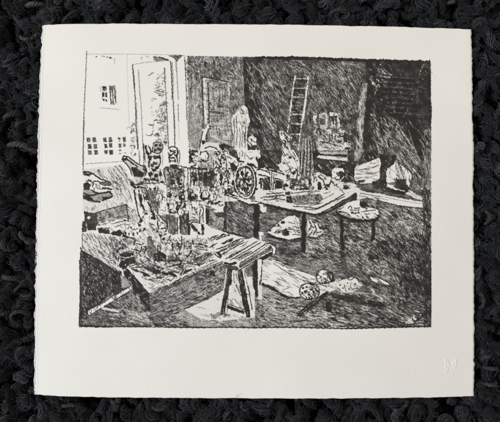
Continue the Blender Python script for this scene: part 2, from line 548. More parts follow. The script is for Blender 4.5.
def H(s, cover, ang, ln, w, p=.85, white=False, jit=9, curve=.08):
    """random crayon hatching clipped to a polygon; ang in degrees, y down"""
    if not white and ln >= 5:
        cover *= HS
    for part in s.split(';'):
        P = pts(part)
        sl, m = mask(P)
        if not m.any():
            continue
        area = m.sum() / K ** 2
        n = int(cover * area / (ln * w)) + 1
        keep = C[sl].copy()
        lo = P.min(0); hi = P.max(0)
        # draw on, then clip
        full = None
        ys, xs = np.nonzero(m)
        k = rng.integers(0, len(xs), n)
        sx = OX + (sl[1].start + xs[k] + rng.random(n)) / K
        sy = OY + (sl[0].start + ys[k] + rng.random(n)) / K
        a = np.radians(ang + rng.normal(0, jit, n))
        L = ln * rng.uniform(.45, 1.4, n)
        st = .24
        m_max = int(L.max() / st) + 1
        t = (np.arange(m_max)[None] * st) - L[:, None] / 2
        ok = t <= L[:, None] / 2
        cv = rng.normal(0, curve, n)[:, None] * (t ** 2) / np.maximum(L[:, None], 1)
        X = sx[:, None] + np.cos(a)[:, None] * t - np.sin(a)[:, None] * cv
        Y = sy[:, None] + np.sin(a)[:, None] * t + np.cos(a)[:, None] * cv
        taper = np.clip((1 - np.abs(2 * t / L[:, None])) * 2.5, .35, 1)
        ww = (w * rng.uniform(.6, 1.3, n))[:, None] * taper
        pp = (p * rng.uniform(.65, 1.0, n))[:, None] * np.ones_like(t)
        # clip samples to polygon
        jx = np.floor((X - OX) * K).astype(int) - sl[1].start
        jy = np.floor((Y - OY) * K).astype(int) - sl[0].start
        ins = ok & (jx >= 0) & (jx < m.shape[1]) & (jy >= 0) & (jy < m.shape[0])
        jx = np.clip(jx, 0, m.shape[1] - 1); jy = np.clip(jy, 0, m.shape[0] - 1)
        ins &= m[jy, jx]
        _splat(np.stack([X[ins], Y[ins]], 1), ww[ins], pp[ins], white)

def vnoise(h, w, cell, r):
    gh, gw = int(h / cell) + 3, int(w / cell) + 3
    g = r.random((gh, gw)).astype(np.float32)
    y = np.arange(h) / cell; x = np.arange(w) / cell
    iy = y.astype(int); ix = x.astype(int)
    fy = (y - iy)[:, None]; fx = (x - ix)[None]
    fy = fy * fy * (3 - 2 * fy); fx = fx * fx * (3 - 2 * fx)
    a = g[iy][:, ix]; b = g[iy][:, ix + 1]; c = g[iy + 1][:, ix]; d = g[iy + 1][:, ix + 1]
    return (a * (1 - fx) + b * fx) * (1 - fy) + (c * (1 - fx) + d * fx) * fy

def ink_cells():
    """crayon on paper tooth: coverage against a grain threshold"""
    r = np.random.default_rng(11)
    g = .34 * vnoise(NY, NX, 1.5, r) + .16 * vnoise(NY, NX, 3.6, r) + .42 * r.random((NY, NX)).astype(np.float32)
    ordr = np.argsort(g, axis=None)
    u = np.empty(NX * NY, np.float32); u[ordr] = np.linspace(0, 1, NX * NY)
    u = u.reshape(NY, NX)
    # the hand: outlines drift a little, more so among the small clutter
    yy, xx = np.mgrid[0:NY, 0:NX].astype(np.float32)
    ux, uy = OX + xx / K, OY + yy / K
    amt = .16 + .14 * np.exp(-((ux - 215) / 75) ** 2 - ((uy - 185) / 42) ** 2) + .08 * np.exp(-((ux - 160) / 60) ** 2 - ((uy - 245) / 35) ** 2)
    calm = np.clip((200 - ux) / 12, 0, 1) * np.clip((168 - uy) / 10, 0, 1)
    frame = np.clip(np.minimum(np.minimum(ux - 84, 430 - ux), np.minimum(uy - 60, 325 - uy)) / 6, 0, 1)
    amt = amt * (1 - .72 * calm) * (.25 + .75 * frame)
    dx = (vnoise(NY, NX, 7, r) + .5 * vnoise(NY, NX, 3.2, r) - .75) * 2.2 * amt * K
    dy = (vnoise(NY, NX, 7, r) + .5 * vnoise(NY, NX, 3.2, r) - .75) * 2.2 * amt * K
    c = C[np.clip((yy + dy).round().astype(int), 0, NY - 1), np.clip((xx + dx).round().astype(int), 0, NX - 1)]
    # crayon pressure comes and goes
    c = c * (.80 + .34 * vnoise(NY, NX, 16, r)) 
    c = .6 * c + .1 * (np.roll(c, 1, 0) + np.roll(c, -1, 0) + np.roll(c, 1, 1) + np.roll(c, -1, 1))
    for _ in range(2):
        c = .5 * c + .125 * (np.roll(c, 1, 0) + np.roll(c, -1, 0) + np.roll(c, 1, 1) + np.roll(c, -1, 1))
    # how much ink each point of the sheet took: crayon tone broken by the tooth of the paper
    mid = np.clip(c * 3.2, 0, 1) * np.clip((1.12 - c) * 2.6, .12, 1)
    v = np.clip((c - .05) / .78 + .62 * (.5 - u) * mid, 0, 1)
    v = 1 - (1 - v) ** 1.95
    v = .45 * v + .55 * v * v * (3 - 2 * v)
    v[c < .035] = 0
    return v
FS, HS = .80, 1.75
# ============ broad tones (drawing units = the sheet's own grid)
tile(0, 0, 1)
# back wall, left part behind the shutter
F("187,56 245,57 247,150 205,152 187,150", .50)
H("187,56 245,57 246,100 187,100", .45, 84, 7, .5, .8)
H("187,56 245,57 246,80 187,80", .5, 62, 5, .6, .9)
H("187,56 245,57 246,100 187,110", .25, 80, 5, .5, .95, white=True)
H("187,70 203,70 203,150 190,150", .3, 88, 8, .45, .9, white=True)
# deep wall corner and the whole dark room to the right
F("243,57 431,61 431,327 395,327 320,240 318,200 262,172 246,150", .70)
F("243,57 262,57 262,150 247,150", .84)
H("243,57 290,58 300,160 247,160", .55, 62, 9, .6, .95)
H("246,62 300,70 292,165 250,160", .20, 60, 8, .55, .9, white=True)
H("247,60 262,62 258,100 250,100", .12, 88, 5, .5, .9, white=True)
H("285,60 345,60 368,75 350,150 300,110", .5, 58, 7, .6, .95)
H("280,60 355,62 350,80 300,75", .32, 33, 6, .55, .95, white=True)
H("305,72 362,75 355,125 312,115", .36, 62, 8, .55, .95, white=True, curve=.3)
H("262,66 285,64 284,105 262,105", .18, 55, 6, .55, .9, white=True)
# right top, darkest
F("366,62 431,63 431,160 420,155 400,122 366,150", .86)
H("366,62 431,63 431,120 366,130", .6, 20, 7, .6, .95)
H("368,64 392,64 392,84 372,92", .28, 38, 6, .6, .95, white=True)
H("366,95 400,120 425,160 428,190 410,185 380,155 364,155", .5, 58, 10, .7, .95)
H("364,112 395,118 425,168 425,200 405,185 380,160 364,152", .42, 57, 9, .5, .97, white=True)
H("364,112 395,118 415,160 380,160 364,152", .22, 57, 5, .5, .97, white=True)
F("400,117 407,116 424,146 422,156 416,150", .93, .5)
F("422,131 431,127 431,200 424,200", .5)
H("422,131 431,127 431,200 424,200", .4, 88, 7, .5, .9)
# right floor
F("318,205 431,205 431,327 395,327 318,327 300,300 312,250", .62)
H("318,205 431,207 431,327 318,327", .55, 42, 9, .6, .9)
H("318,215 431,207 431,300 360,270 318,260", .5, 32, 7, .5, .97, white=True)
H("350,230 431,215 431,290 370,275", .32, 60, 6, .5, .97, white=True)
H("380,250 425,232 431,295 405,290", .4, 65, 8, .7, .95)
H("395,210 427,205 428,250 410,240", .3, 68, 6, .5, .97, white=True)
# floor under the table and in front
F("250,205 320,212 322,262 290,262 262,250 250,240", .58)
H("250,205 330,212 330,262 290,262 255,250", .6, 18, 8, .55, .9)
H("255,212 330,216 330,262 290,262 255,250", .42, 14, 7, .5, .95, white=True)
F("262,250 290,258 340,258 345,280 320,285 270,262", .45)
H("262,250 350,250 350,285 320,285 270,262", .4, 12, 8, .55, .9)
F("252,262 330,300 345,290 431,300 431,327 255,327", .45)
H("254,290 300,302 345,295 431,300 431,327 255,327", .55, 8, 9, .6, .9)
H("300,302 345,295 431,290 431,327 310,327", .55, 22, 9, .65, .92)
H("300,300 431,290 431,325 300,325", .45, 18, 7, .5, .97, white=True)
# lower left dark ground under the table
F("80,247 110,265 135,292 150,327 79,327", .86)
H("80,247 110,265 135,292 150,327 79,327", .5, 85, 7, .6, .95)
H("80,250 110,268 125,292 120,325 80,325", .2, 80, 2.2, .45, .85, white=True)
F("120,282 140,292 165,300 200,300 222,290 170,326 79,327 95,310", .66)
H("100,300 150,300 210,300 165,327 90,327", .5, 25, 8, .6, .95)
H("110,292 165,302 190,305 160,325 115,325", .42, 22, 6, .5, .95, white=True)
# pale floor in front of trestle
F("165,327 222,289 255,300 262,327", .10)
F("222,270 262,262 262,300 220,292", .12)
# ============ left: open door, facade, window
FS, HS = .86, .95
tile(0, 0, 1)
F("86,54 131,54 140,163 82,167", 0)
F("131,56 187,55 189,165 140,168", 0)
B("86.8,51 85.5,80 83.6,120 82.6,165", .6, .82)
B("85,54.2 130,54.2 180,54.8", .35, .55)
B("126.5,54.5 128,100 129,125", .35, .35)
tile(75, 45, .18)
DB("118,66,4 152,62,3 180,68,4 196,72,7,6 162,66,3", .7)
B("220,72 218,104", .35, .6)
B("200,68 205,80", .5, .7)
# shuttered window high on the facade
F("150,228 164,228 168,255 156,255;164,228 174,228 176,254 168,254;150,262 162,264 164,288 154,288;166,264 178,264 179,290 168,290;152,298 162,298 164,312 156,312;168,302 178,302 180,314 170,314", .85)
B("150,226 152,300", .4, .6); B("138,230 142,260", .5, .45)
B("192,228 200,330;205,228 212,322", .7, .95)
B("216,230 224,300;224,260 228,326", .5, .85)
F("190,226 222,226 226,250 194,250", .55)
H("190,226 228,240 228,330 200,334", .5, 80, 6, .5, .85)
B("138,347 180,352 248,358", .4, .55)
# three small windows low on the facade
tile(75, 120, .18)
F("64,98 82,96 86,122 66,124;96,96 116,96 118,122 98,124;68,134 88,134 92,158 70,158;100,134 120,134 124,160 104,160;70,168 92,168 94,192 74,194;104,168 124,168 126,192 106,194", .72)
F("154,98 172,96 176,122 158,124;184,96 202,94 206,122 188,124;160,132 176,132 180,154 164,156;188,128 206,128 208,152 190,154;162,166 180,166 182,188 164,190;188,166 208,166 210,192 192,194", .78)
F("238,96 254,96 252,108 238,108;264,94 280,94 280,120 266,122;240,130 256,130 258,154 242,154;266,128 280,128 280,150 268,150;240,164 256,164 256,172 242,172", .68)
B("242,186 258,186;270,182 284,184;246,112 246,122", .6, .7)
W("74,98 78,122;76,168 80,190;196,100 190,120;72,146 88,144;164,142 178,142;244,140 256,138", .35, .8)
B("58,243 150,237 262,230", .45, .6, .2)
B("45,275 120,268 260,256", .35, .35, .2)
B("50,0 46,130 44,280", .7, .75)
# foliage by the door post
for i in range(46):
    x = 330 - 22 * rng.random() ; y = 10 + 190 * rng.random()
    B("%.0f,%.0f %.0f,%.0f %.0f,%.0f" % (x, y, x + rng.normal(0, 6), y + rng.normal(0, 6), x + rng.normal(0, 8), y + rng.normal(4, 6)), .4, rng.uniform(.3, .75))
DB("312,70,6 318,100,4 330,150,5,10 334,190,5,9 326,120,4", .6)
# door leaf
tile(130, 50, .12)
B("20,122 28,220 38,340 45,416", .75, .9, .1)
B("26,160 36,260 44,416", .5, .8)
B("70,165 76,280 86,416", .5, .75)
B("22,122 110,106 200,97 335,88", .4, .65, .2)
B("284,145 289,232 296,330 302,416", .6, .85)
B("292,150 296,240", .4, .6)
B("338,92 346,200 350,300 352,416", .85, .88)
B("350,100 358,230 360,416", .5, .75)
B("385,95 392,230 402,416", .5, .7)
B("378,90 384,180", .4, .6)
F("190,50 215,48 300,84 330,88 230,92 195,84", .45)
B("236,52 270,68 322,86", 1.2, .95)
B("190,64 214,50;196,72 226,56;205,84 240,74;216,94 250,84", .5, .75)
DB("96,66,7,6 140,52,9,4 152,60,4 98,80,3", .55)
F("312,44 452,42 400,82 396,100 384,98 372,74 340,60", .62)
H("312,44 440,42 400,82 372,74 340,60", .5, 60, 4, .5, .95)
W("220,50 300,58 366,80 370,160", 1.3, .98)
B("452,46 462,140 466,280 478,416", .6, .85)
F("404,90 452,50 466,416 410,416", .0)
B("218,238 240,228 270,230 284,242", .4, .6)
B("194,352 215,340 240,330 262,332;205,352 230,360 262,382;222,346 290,344;236,360 268,364;250,322 282,338;262,396 282,366;240,332 262,350 284,356", .5, .75)
DB("250,378,14,8 272,352,12,7 232,340,8,5", .5)
tile(130, 100, .12)
B("42,0 48,120 50,220 66,416", .75, .88)
B("52,20 58,200 70,410", .45, .7)
B("90,0 98,180 108,410", .5, .7)
B("302,0 308,120 316,300 322,416", .7, .85)
B("360,0 368,180 374,390", .8, .85)
B("372,120 378,300", .35, .5)
B("400,30 404,180", .6, .7); B("404,180 408,330", .35, .4)
B("472,0 482,200 486,330", .5, .6)
for i in range(120):
    u = rng.random()
    y = 10 + 370 * u
    x = 300 - abs(rng.normal(0, 45)) * (.45 + .75 * np.sin(3.1 * u))
    if x < 125: continue
    B("%.0f,%.0f %.0f,%.0f %.0f,%.0f" % (x, y, x + rng.normal(0, 9), y + rng.normal(0, 7), x + rng.normal(0, 14), y + rng.normal(0, 10)), .42, rng.uniform(.3, .8))
B("130,290 160,296 180,284 196,250;160,200 176,212 200,210;172,300 190,280;240,120 262,110 270,128 250,146 240,120;150,206 180,214;200,170 220,160;196,190 190,240", .5, .75)
DB("226,284,16,12 240,296,12,8 270,236,12,8 296,352,14,12 292,150,10,24 180,206,8,5 232,190,8", .55)
DB("12,262,10,7 30,240,5 26,190,3", .6)
# ============ shutter on back wall
tile(165, 45, .18)
F("205,178 355,208 366,300 372,417 215,417", .22)
F("232,205 350,222 364,417 240,417", .20)
H("205,180 355,208 372,417 215,417", .38, 5, 9, .45, .75, jit=3)
H("235,205 352,215 368,417 240,417", .3, 87, 9, .45, .75, jit=3)
H("240,215 350,222 364,417 244,417", .22, 4, 7, .45, .95, white=True, jit=3)
B("205,174 208,260 214,417", 1.0, .95)
B("205,176 280,190 356,208", .9, .95)
W("217,190 224,300 230,417", 1.3, .95)
B("238,206 242,300 246,417", 1.2, .85)
B("330,215 340,417", .8, .7)
W("350,212 356,300 364,380", .9, .9)
B("360,215 372,417", .6, .8)
W("240,236 340,246;240,268 345,276;242,292 350,300;244,330 352,336;244,356 350,360;246,390 352,394", .35, .8)
F("265,262 300,262 300,290 268,290", .12); F("290,330 330,330 332,410 294,410", .2)
W("355,222 380,250;362,216 376,240", .8, .9)
B("108,66 118,260 120,417", .5, .7)
H("112,200 200,200 208,417 122,417", .35, 92, 9, .5, .95, white=True)
W("180,130 200,152;176,144 192,150", 1.0, .9)
H("120,66 260,70 260,150 120,140", .22, 20, 5, .5, .95, white=True)
H("300,66 430,75 430,180 330,180", .25, 40, 5, .5, .95, white=True)
H("360,240 430,240 420,330 375,380", .3, 55, 6, .6, .95)
W("380,240 425,290;392,246 420,276", .4, .9)
# shutter bottom + pale figure
tile(198, 100, .12)
F("85,0 262,0 285,200 285,330 250,370 150,330 100,300", .2)
H("85,0 262,0 285,200 285,370 110,300", .4, 3, 8, .45, .8, jit=3)
H("85,0 262,0 285,200 285,370 110,300", .34, 88, 8, .45, .75, jit=3)
H("95,0 255,0 275,200 275,330 110,300", .25, 3, 7, .45, .95, white=True, jit=3)
W("110,90 190,90;110,120 180,120;120,195 200,190;130,205 210,210;160,330 280,330;150,350 270,350;210,20 216,300;120,40 190,42", .4, .9)
W("52,0 62,90 66,200", 2.0, .97)
B("40,0 44,120 44,240", .9, .8); B("88,0 92,110 90,200", 1.1, .8)
B("262,0 270,140 280,300;284,120 286,340", .6, .8)
F("0,0 40,0 40,240 10,260 0,200", .4)
H("0,0 40,0 40,250 0,250", .35, 88, 8, .5, .85)
# figure
F("330,95 350,55 380,48 412,70 420,110 436,190 424,195 416,240 408,300 412,417 285,417 290,300 284,200 286,125 310,120", .02)
B("352,118 372,112;360,130 368,146;348,180 360,210 388,222;372,180 388,200 384,150;330,180 350,188", .5, .75)
B("376,262 384,290 386,360;398,262 390,310;388,290 396,300", .7, .85)
B("400,80 412,120;420,190 432,196;340,70 352,86", .5, .7)
B("300,140 296,200;304,250 300,330;330,240 338,300;356,300 350,400", .35, .4)
H("290,130 400,100 410,400 290,410", .10, 80, 5, .4, .6)
B("312,40 330,70;290,60 300,100;330,12 345,40", 1.2, .8)
F("418,310 455,298 488,320 488,380 440,392 420,372", .03)
B("440,320 446,350;446,330 470,350 488,352;430,352 452,380", .9, .85)
F("440,378 490,376 480,400 440,404", .8)
# plant stem statuettes left of the shutter
F("20,330 40,250 66,236 82,200 100,200 118,232 100,244 84,240 64,300 56,360 20,400", .05)
B("92,206 104,222 106,240 94,236;40,262 24,340 14,400;86,246 70,300 72,350", .8, .9)
DB("46,348,14,16 98,222,6", .9)
B("30,380 50,390;76,300 84,330", .7, .8)
# ============ cluster of statuettes, shelf by shelf (fine tiles)
tile(165, 120, .18)
F("130,150 190,170 215,120 300,130 330,170 400,200 440,240 500,230 500,417 130,417", .12)
F("200,262 268,255 272,340 240,370 205,350", .35)
F("0,160 18,155 40,145 70,165 75,200 66,245 10,250", .05)
B("18,160 40,148 66,158 74,190;30,176 56,180;24,200 38,190 60,200;20,230 40,240 60,225;68,190 62,240;30,210 34,232", 1.0, .92)
DB("34,196,7 52,206,6 42,168,7,4 58,180,5", .9)
B("138,160 142,200 150,230;150,180 160,200;136,200 140,240", 1.2, .92)
DB("214,126,10 150,190,7 232,190,8", .92)
F("296,140 330,132 380,150 400,200 380,215 350,185 310,160", .85)
H("300,140 390,150 400,210 350,185", .3, 60, 4, .5, .9, white=True)
F("222,160 262,150 290,170 300,200 282,210 268,180 240,176", .03)
B("222,158 250,148 284,160 300,184;262,168 270,240;288,180 296,200", .9, .92)
F("196,182 232,176 246,205 238,222 205,215", .03)
F("225,172 250,170 256,205 240,214 238,190", .88)
B("196,180 222,174;200,200 230,206;196,216 220,222 244,222", .8, .9)
B("180,200 196,190;184,230 230,232", .9, .8)
B("132,262 170,258 230,268;150,270 240,276", 1.0, .9)
F("160,260 210,262 238,270 180,276", .7)
B("140,240 160,226 176,232 168,250", .7, .8)
F("270,215 300,205 300,270 282,300 270,262", .05)
B("276,220 290,240 284,262;300,210 306,240 298,270", .8, .85)
F("152,288 172,288 174,334 154,338;192,285 214,285 216,330 194,334", .80)
F("224,280 244,280 246,360 228,362", .82)
W("180,290 182,340", 1.2, .95)
F("0,272 130,262 132,417 0,417", .22)
tile(198, 150, .12)
F("0,0 500,0 500,417 0,417", .04)
# cups/heads, upper left
F("0,60 60,0 130,0 130,180 60,180 0,170", .22)
F("12,52 30,24 60,18 82,40 76,70 40,78", .03)
B("14,40 30,20 62,12 88,30;20,78 60,92 90,84", 1.0, .92)
F("74,24 92,30 94,70 72,80 84,50", .92)
B("0,98 40,94 70,100", 1.1, .85)
B("0,150 40,158 80,160", 1.3, .92); F("0,148 60,150 84,164 0,168", .85)
H("0,100 130,100 130,180 0,180", .3, 70, 6, .5, .8)
F("0,168 100,180 100,300 0,300", .18)
F("10,196 38,190 42,250 14,258", .85)
F("64,180 92,182 96,300 66,300", .88); W("80,190 82,290", .5, .7)
F("100,190 160,190 130,300 100,300", .35); H("100,190 160,190 130,310 100,310", .4, 60, 5, .5, .85)
B("0,350 24,340 20,326;30,380 36,420;60,330 40,360", 1.1, .9)
F("30,370 66,350 90,380 92,417 30,417", .82); W("56,362 60,410", .5, .8)
B("110,330 140,390 180,404;130,360 170,380;150,330 200,400", .6, .7)
# totem of small heads
B("130,80 128,140 132,200", .7, .8)
B("144,10 170,40 190,20;150,26 160,50;190,52 206,36 224,50 226,80 206,74;196,70 180,90", 1.0, .92)
DB("170,16,10,7 200,62,8 188,88,9,7 154,72,5 212,108,6", .9)
B("140,90 160,100 158,130 140,160;166,70 190,110 196,150;170,110 180,150 172,170;148,140 160,150;180,120 200,110;206,20 240,10 250,40;200,6 220,20", .9, .9)
DB("148,108,6,10 164,150,8 190,176,7 156,176,6 186,140,5,8", .88)
F("248,0 320,0 336,60 330,84 300,60 270,50", .82); H("250,0 330,0 330,80 270,50", .3, 60, 4, .5, .9, white=True)
B("320,80 350,95 385,100;330,60 340,85", 1.3, .95)
B("360,0 372,30 366,60;390,20 392,80;404,40 430,70 460,60;440,80 460,64;346,20 350,50", .7, .7)
B("410,110 440,128 470,132;420,118 460,122 480,150;486,60 500,100", 1.6, .95)
# masks / wheel of a press
F("262,112 300,112 326,140 330,165 312,205 290,170 270,140", .93)
B("246,70 262,60 280,80;250,100 270,110;300,90 320,110;340,124 330,140", .8, .85)
B("200,180 226,214 246,228 270,240;214,170 240,200;190,190 214,240;238,150 260,200 258,230;250,150 280,160 294,190 296,230;200,160 216,150 230,160", 1.0, .92)
DB("212,192,9,7 232,206,9,7 250,222,8,6 234,176,7 262,196,5,9 246,190,5", .9)
B("180,170 190,200 186,240;196,240 200,290 214,320;176,240 196,260;222,250 216,290;246,240 256,270 246,286;220,240 240,240;180,270 200,300", 1.1, .92)
DB("196,232,12,14 232,262,8,12 206,296,10,14 292,270,12,22 250,270,6,12 190,290,8", .88)
DB("264,335,28,20", .78); H("238,318 290,318 290,352 240,352", .35, 30, 4, .5, .9, white=True)
B("232,330 236,356 262,364 290,350 296,330;240,306 262,300 290,312", .9, .9)
B("300,290 310,340 330,360;296,310 320,330", 1.4, .92)
B("150,230 160,270 150,310;140,300 170,340 220,370;130,250 146,280;160,320 190,350;160,200 150,220", .7, .8)
DB("130,210,8 150,205,10,7 146,262,8,6 170,300,6 150,336,6", .85)
B("215,362 260,385 330,410;222,352 300,380 340,402", 1.6, .96)
F("160,380 215,372 330,412 230,417 160,417", .1)
B("170,390 200,400;160,372 180,380", .8, .8)
# wheel
B("400,135 440,160 462,220 462,300 440,360 400,388 360,380 330,340 316,270 320,200 344,155 380,140 400,135", 1.1, .95)
B("410,120 452,150 478,215 480,300 458,370 430,400", 1.2, .92)
B("330,225 338,160 360,140;332,330 316,290;300,200 310,240 304,290", .9, .9)
DB("334,212,11,24 370,196,12,26 404,212,8,18 344,294,14,20 384,268,9,14 420,250,13,12 432,294,12,16 388,326,12,22 410,340,9,16 362,244,6,9 440,240,7,14 376,300,6,12 412,290,10,12 352,262,6,9", .9)
B("372,230 384,330;350,250 430,236;360,200 392,256 430,350;330,190 320,250", .8, .85)
W("352,190 356,270 372,350;392,180 394,240", .7, .9)
B("386,360 420,356 450,320;356,350 384,372", .8, .85)
F("470,330 500,312 500,350 474,350", .85); F("440,390 500,372 500,417 430,417", .72)
B("486,160 500,166;470,140 500,150;484,180 480,220", 1.0, .9)
# left tile of the cluster (gowned figures in front of the door)
tile(138, 150, .12)
F("0,120 70,110 185,130 250,120 330,130 440,140 500,130 500,417 0,417", .05)
F("0,0 60,0 70,130 0,130", .0)
B("8,0 12,120;46,0 48,120;56,20 62,110", .6, .8)
B("18,30 20,100", .35, .5)
# figure 1 head + collar
F("66,0 190,0 190,120 70,160", .12)
B("64,10 80,40 90,60;100,0 120,14 160,20 186,6;80,60 100,80;110,60 120,44 150,40 170,70;140,0 150,16 180,30;186,50 176,90 186,110;84,90 96,140;100,100 130,110 160,96;96,150 130,160 170,150", 1.0, .93)
DB("128,72,16,14 88,26,12,10 104,52,10,9 162,52,10,12 110,16,6 150,82,10 148,10,18,8 172,30,9 98,84,10,8", .88)
DB("124,130,22,18 140,40,8,5", .04)
B("92,140 110,160 150,158 178,140", 1.3, .95)
F("96,152 168,150 160,166 104,166", .75)
F("100,170 170,170 200,270 80,270", .30)
B("110,190 140,180 150,220 120,240 108,200;150,190 180,200;90,210 100,260;150,230 170,260;80,250 110,240;120,260 150,250;170,210 196,240;180,180 190,200", 1.0, .9)
DB("92,240,14,12 112,256,16,10 134,216,12,10 154,256,12,10 142,242,10 108,218,8 150,180,9,6 172,190,10,8 128,188,6 166,228,8 206,268,14,10", .88)
F("80,280 140,296 150,310 100,310", .02)
# sleeve / horn left
F("0,150 50,140 66,170 70,210 40,230 0,210", .75)
H("0,150 66,150 66,220 0,220", .4, 50, 6, .5, .9, white=True)
B("0,132 30,140 60,150;20,150 46,190 60,206;64,150 70,180 64,200;0,160 40,210", 1.2, .93)
F("0,225 60,225 80,290 0,310", .15)
B("0,250 20,262;10,280 50,290 70,300;30,240 20,280;44,270 60,290;0,300 30,310", .9, .85)
DB("44,286,14,12 20,296,10,8 70,300,10,8 10,262,6", .85)
B("0,318 50,312 110,322;130,320 150,350;40,310 46,340", 1.1, .92)
F("0,335 20,330 40,417 0,417", .8); B("30,345 60,417", 1.2, .9)
F("62,335 110,325 128,417 62,417", .82); W("78,340 86,417;100,340 108,417", .4, .7)
F("130,350 184,345 190,417 132,417", .72); H("130,350 184,345 190,417 132,417", .4, 70, 6, .5, .9, white=True)
DB("140,322,12,14 170,318,8,6 120,344,9", .85)
F("186,130 240,0 190,0", .0)
# door pillar stays white
F("192,0 246,0 250,120 218,130 190,130", .0); B("200,0 206,60 202,130", .5, .6); B("186,0 190,60 184,120", .9, .85)
F("192,340 230,350 236,417 196,417", .02)
# figure 2
F("248,0 330,0 336,130 260,120", .10)
B("250,20 262,50 258,90;262,0 290,10 320,4;280,40 296,30 312,50;262,84 290,92 318,84;330,0 326,60 332,110;300,60 310,80;270,60 280,70 296,60", 1.0, .93)
DB("270,44,12,10 302,20,12,9 320,48,10,12 276,12,9,8 294,66,10,6 258,60,7 310,96,9,7 266,98,9,7", .9)
F("262,124 322,118 340,160 300,170 270,150", .80)
F("216,150 250,135 300,160 380,150 380,200 345,230 290,215 280,300 240,300 222,230", .5)
H("216,150 380,140 380,210 230,240", .4, 60, 5, .5, .95)
DB("240,190,14,14 270,170,10,7 262,196,8 330,176,9,6 232,172,8,5", .06)
B("216,180 222,220 240,270 250,340;246,150 262,200;226,150 250,140;310,170 340,190 370,180;360,150 372,190;290,200 300,260", 1.1, .93)
F("230,230 272,230 282,400 240,380", .62); H("230,230 272,230 282,400 240,380", .4, 80, 7, .5, .9, white=True)
F("286,216 302,214 306,284 288,286", .94)
F("314,220 332,220 336,256 318,250", .85)
B("304,270 330,330 350,400;284,290 290,340;310,200 316,220;336,260 340,300 380,340", 1.0, .9)
F("300,290 330,310 340,390 310,380", .25); H("290,290 350,300 350,400 300,390", .4, 65, 7, .5, .85)
DB("356,280,10,14 376,346,10,14 360,250,8,10 366,310,8 350,330,6", .85)
B("250,340 270,390;240,380 290,400 330,380;280,400 300,417;350,350 380,360", 1.2, .92)
F("262,370 282,360 290,400 270,417", .8)
DB("384,228,4 390,270,3 384,246,3 392,200,3", .8)
B("380,160 384,240 378,300 386,417", .6, .8)
# white pillar and right edge
F("342,0 420,0 424,140 360,140 345,120", .0)
B("344,0 348,60 340,120", .7, .8); B("330,130 372,140 425,150", 1.0, .9)
F("392,150 432,160 430,340 405,340 390,260", .0); B("432,150 440,240 430,360", 1.0, .85)
F("444,0 500,0 500,20 450,24", .85)
B("424,10 440,60 424,110;430,110 450,90 470,110;460,30 480,50 500,50;440,60 460,76", 1.0, .9)
DB("456,100,6 480,108,5 470,66,6", .85)
B("424,148 470,150 500,160;440,140 480,130", 1.3, .93)
F("444,180 480,180 490,240 456,260", .62); F("462,190 482,186 484,236 464,240", .9)
DB("470,310,8,12 486,268,6 460,290,5", .85)
F("416,370 450,350 500,380 500,417 416,417", .75); H("416,360 500,370 500,417 416,417", .35, 50, 5, .5, .9, white=True)
# ---- right half of the cluster: table lectern and press
tile(258, 150, .12)
F("0,0 20,0 190,0 195,120 170,160 60,150 0,170", .86)
H("20,0 190,0 190,140 20,140", .22, 60, 6, .5, .95, white=True)
F("0,0 14,0 22,60 0,75", .05)
F("0,160 60,145 220,190 230,400 0,417", .08)
F("195,60 205,0 300,0 330,60 355,110 355,250 420,240 500,180 500,417 200,417 225,200 180,160 165,120 190,110", .04)
DB("266,62,13,13 300,190,13,14 240,296,15,13", .93)
B("210,60 232,40 250,24;200,100 220,112;240,110 270,100;250,10 270,30;296,60 310,90;320,120 336,150;230,180 262,160 290,150;248,200 262,170", .6, .75)
DB("216,112,10,8 250,40,9,6 300,70,6 326,90,8 250,218,14,16 318,176,9,7 340,210,8 290,218,8,5 268,206,6", .6)
F("230,205 256,215 270,245 240,235", .85)
B("262,150 280,190 300,210;310,150 330,180 320,240;344,150 352,200;250,250 300,240 330,260", 1.0, .9)
# striped pleated drapery above
F("340,0 480,0 470,160 440,200 360,230 352,120", .35)
B("350,0 362,220;372,0 376,210;392,0 392,190;410,0 404,170;424,0 428,150;442,0 440,160;456,0 466,120", .8, .92)
W("362,0 368,200;384,0 384,200;400,0 398,160;434,0 434,150", .6, .95)
F("448,0 500,0 500,160 470,170", .80)
# jars and bric-a-brac
for i in range(70):
    x = rng.uniform(265, 420); y = rng.uniform(235, 335)
    B("%.0f,%.0f %.0f,%.0f %.0f,%.0f" % (x, y, x + rng.normal(0, 10), y + rng.normal(0, 9), x + rng.normal(0, 14), y + rng.normal(0, 14)), .6, rng.uniform(.5, .92))
B("270,290 300,330 340,320;280,250 290,290 320,300;360,240 390,250 384,290;330,260 350,300", .9, .9)
DB("276,318,10 300,280,8,10 352,262,9 378,240,8,6 368,290,10,7 330,290,8", .85)
F("352,322 400,310 440,330 500,335 500,348 400,348", .86)
B("340,325 380,340 440,350 500,350", 1.2, .93)
F("420,230 442,240 446,300 424,320", .85); DW("458,300,14,16", .03); DB("418,180,14,8 430,260,10,18", .92)
F("440,200 480,190 500,200 500,320 450,330", .1)
B("450,200 470,230 462,270;480,220 490,260;446,330 470,318", .9, .85)
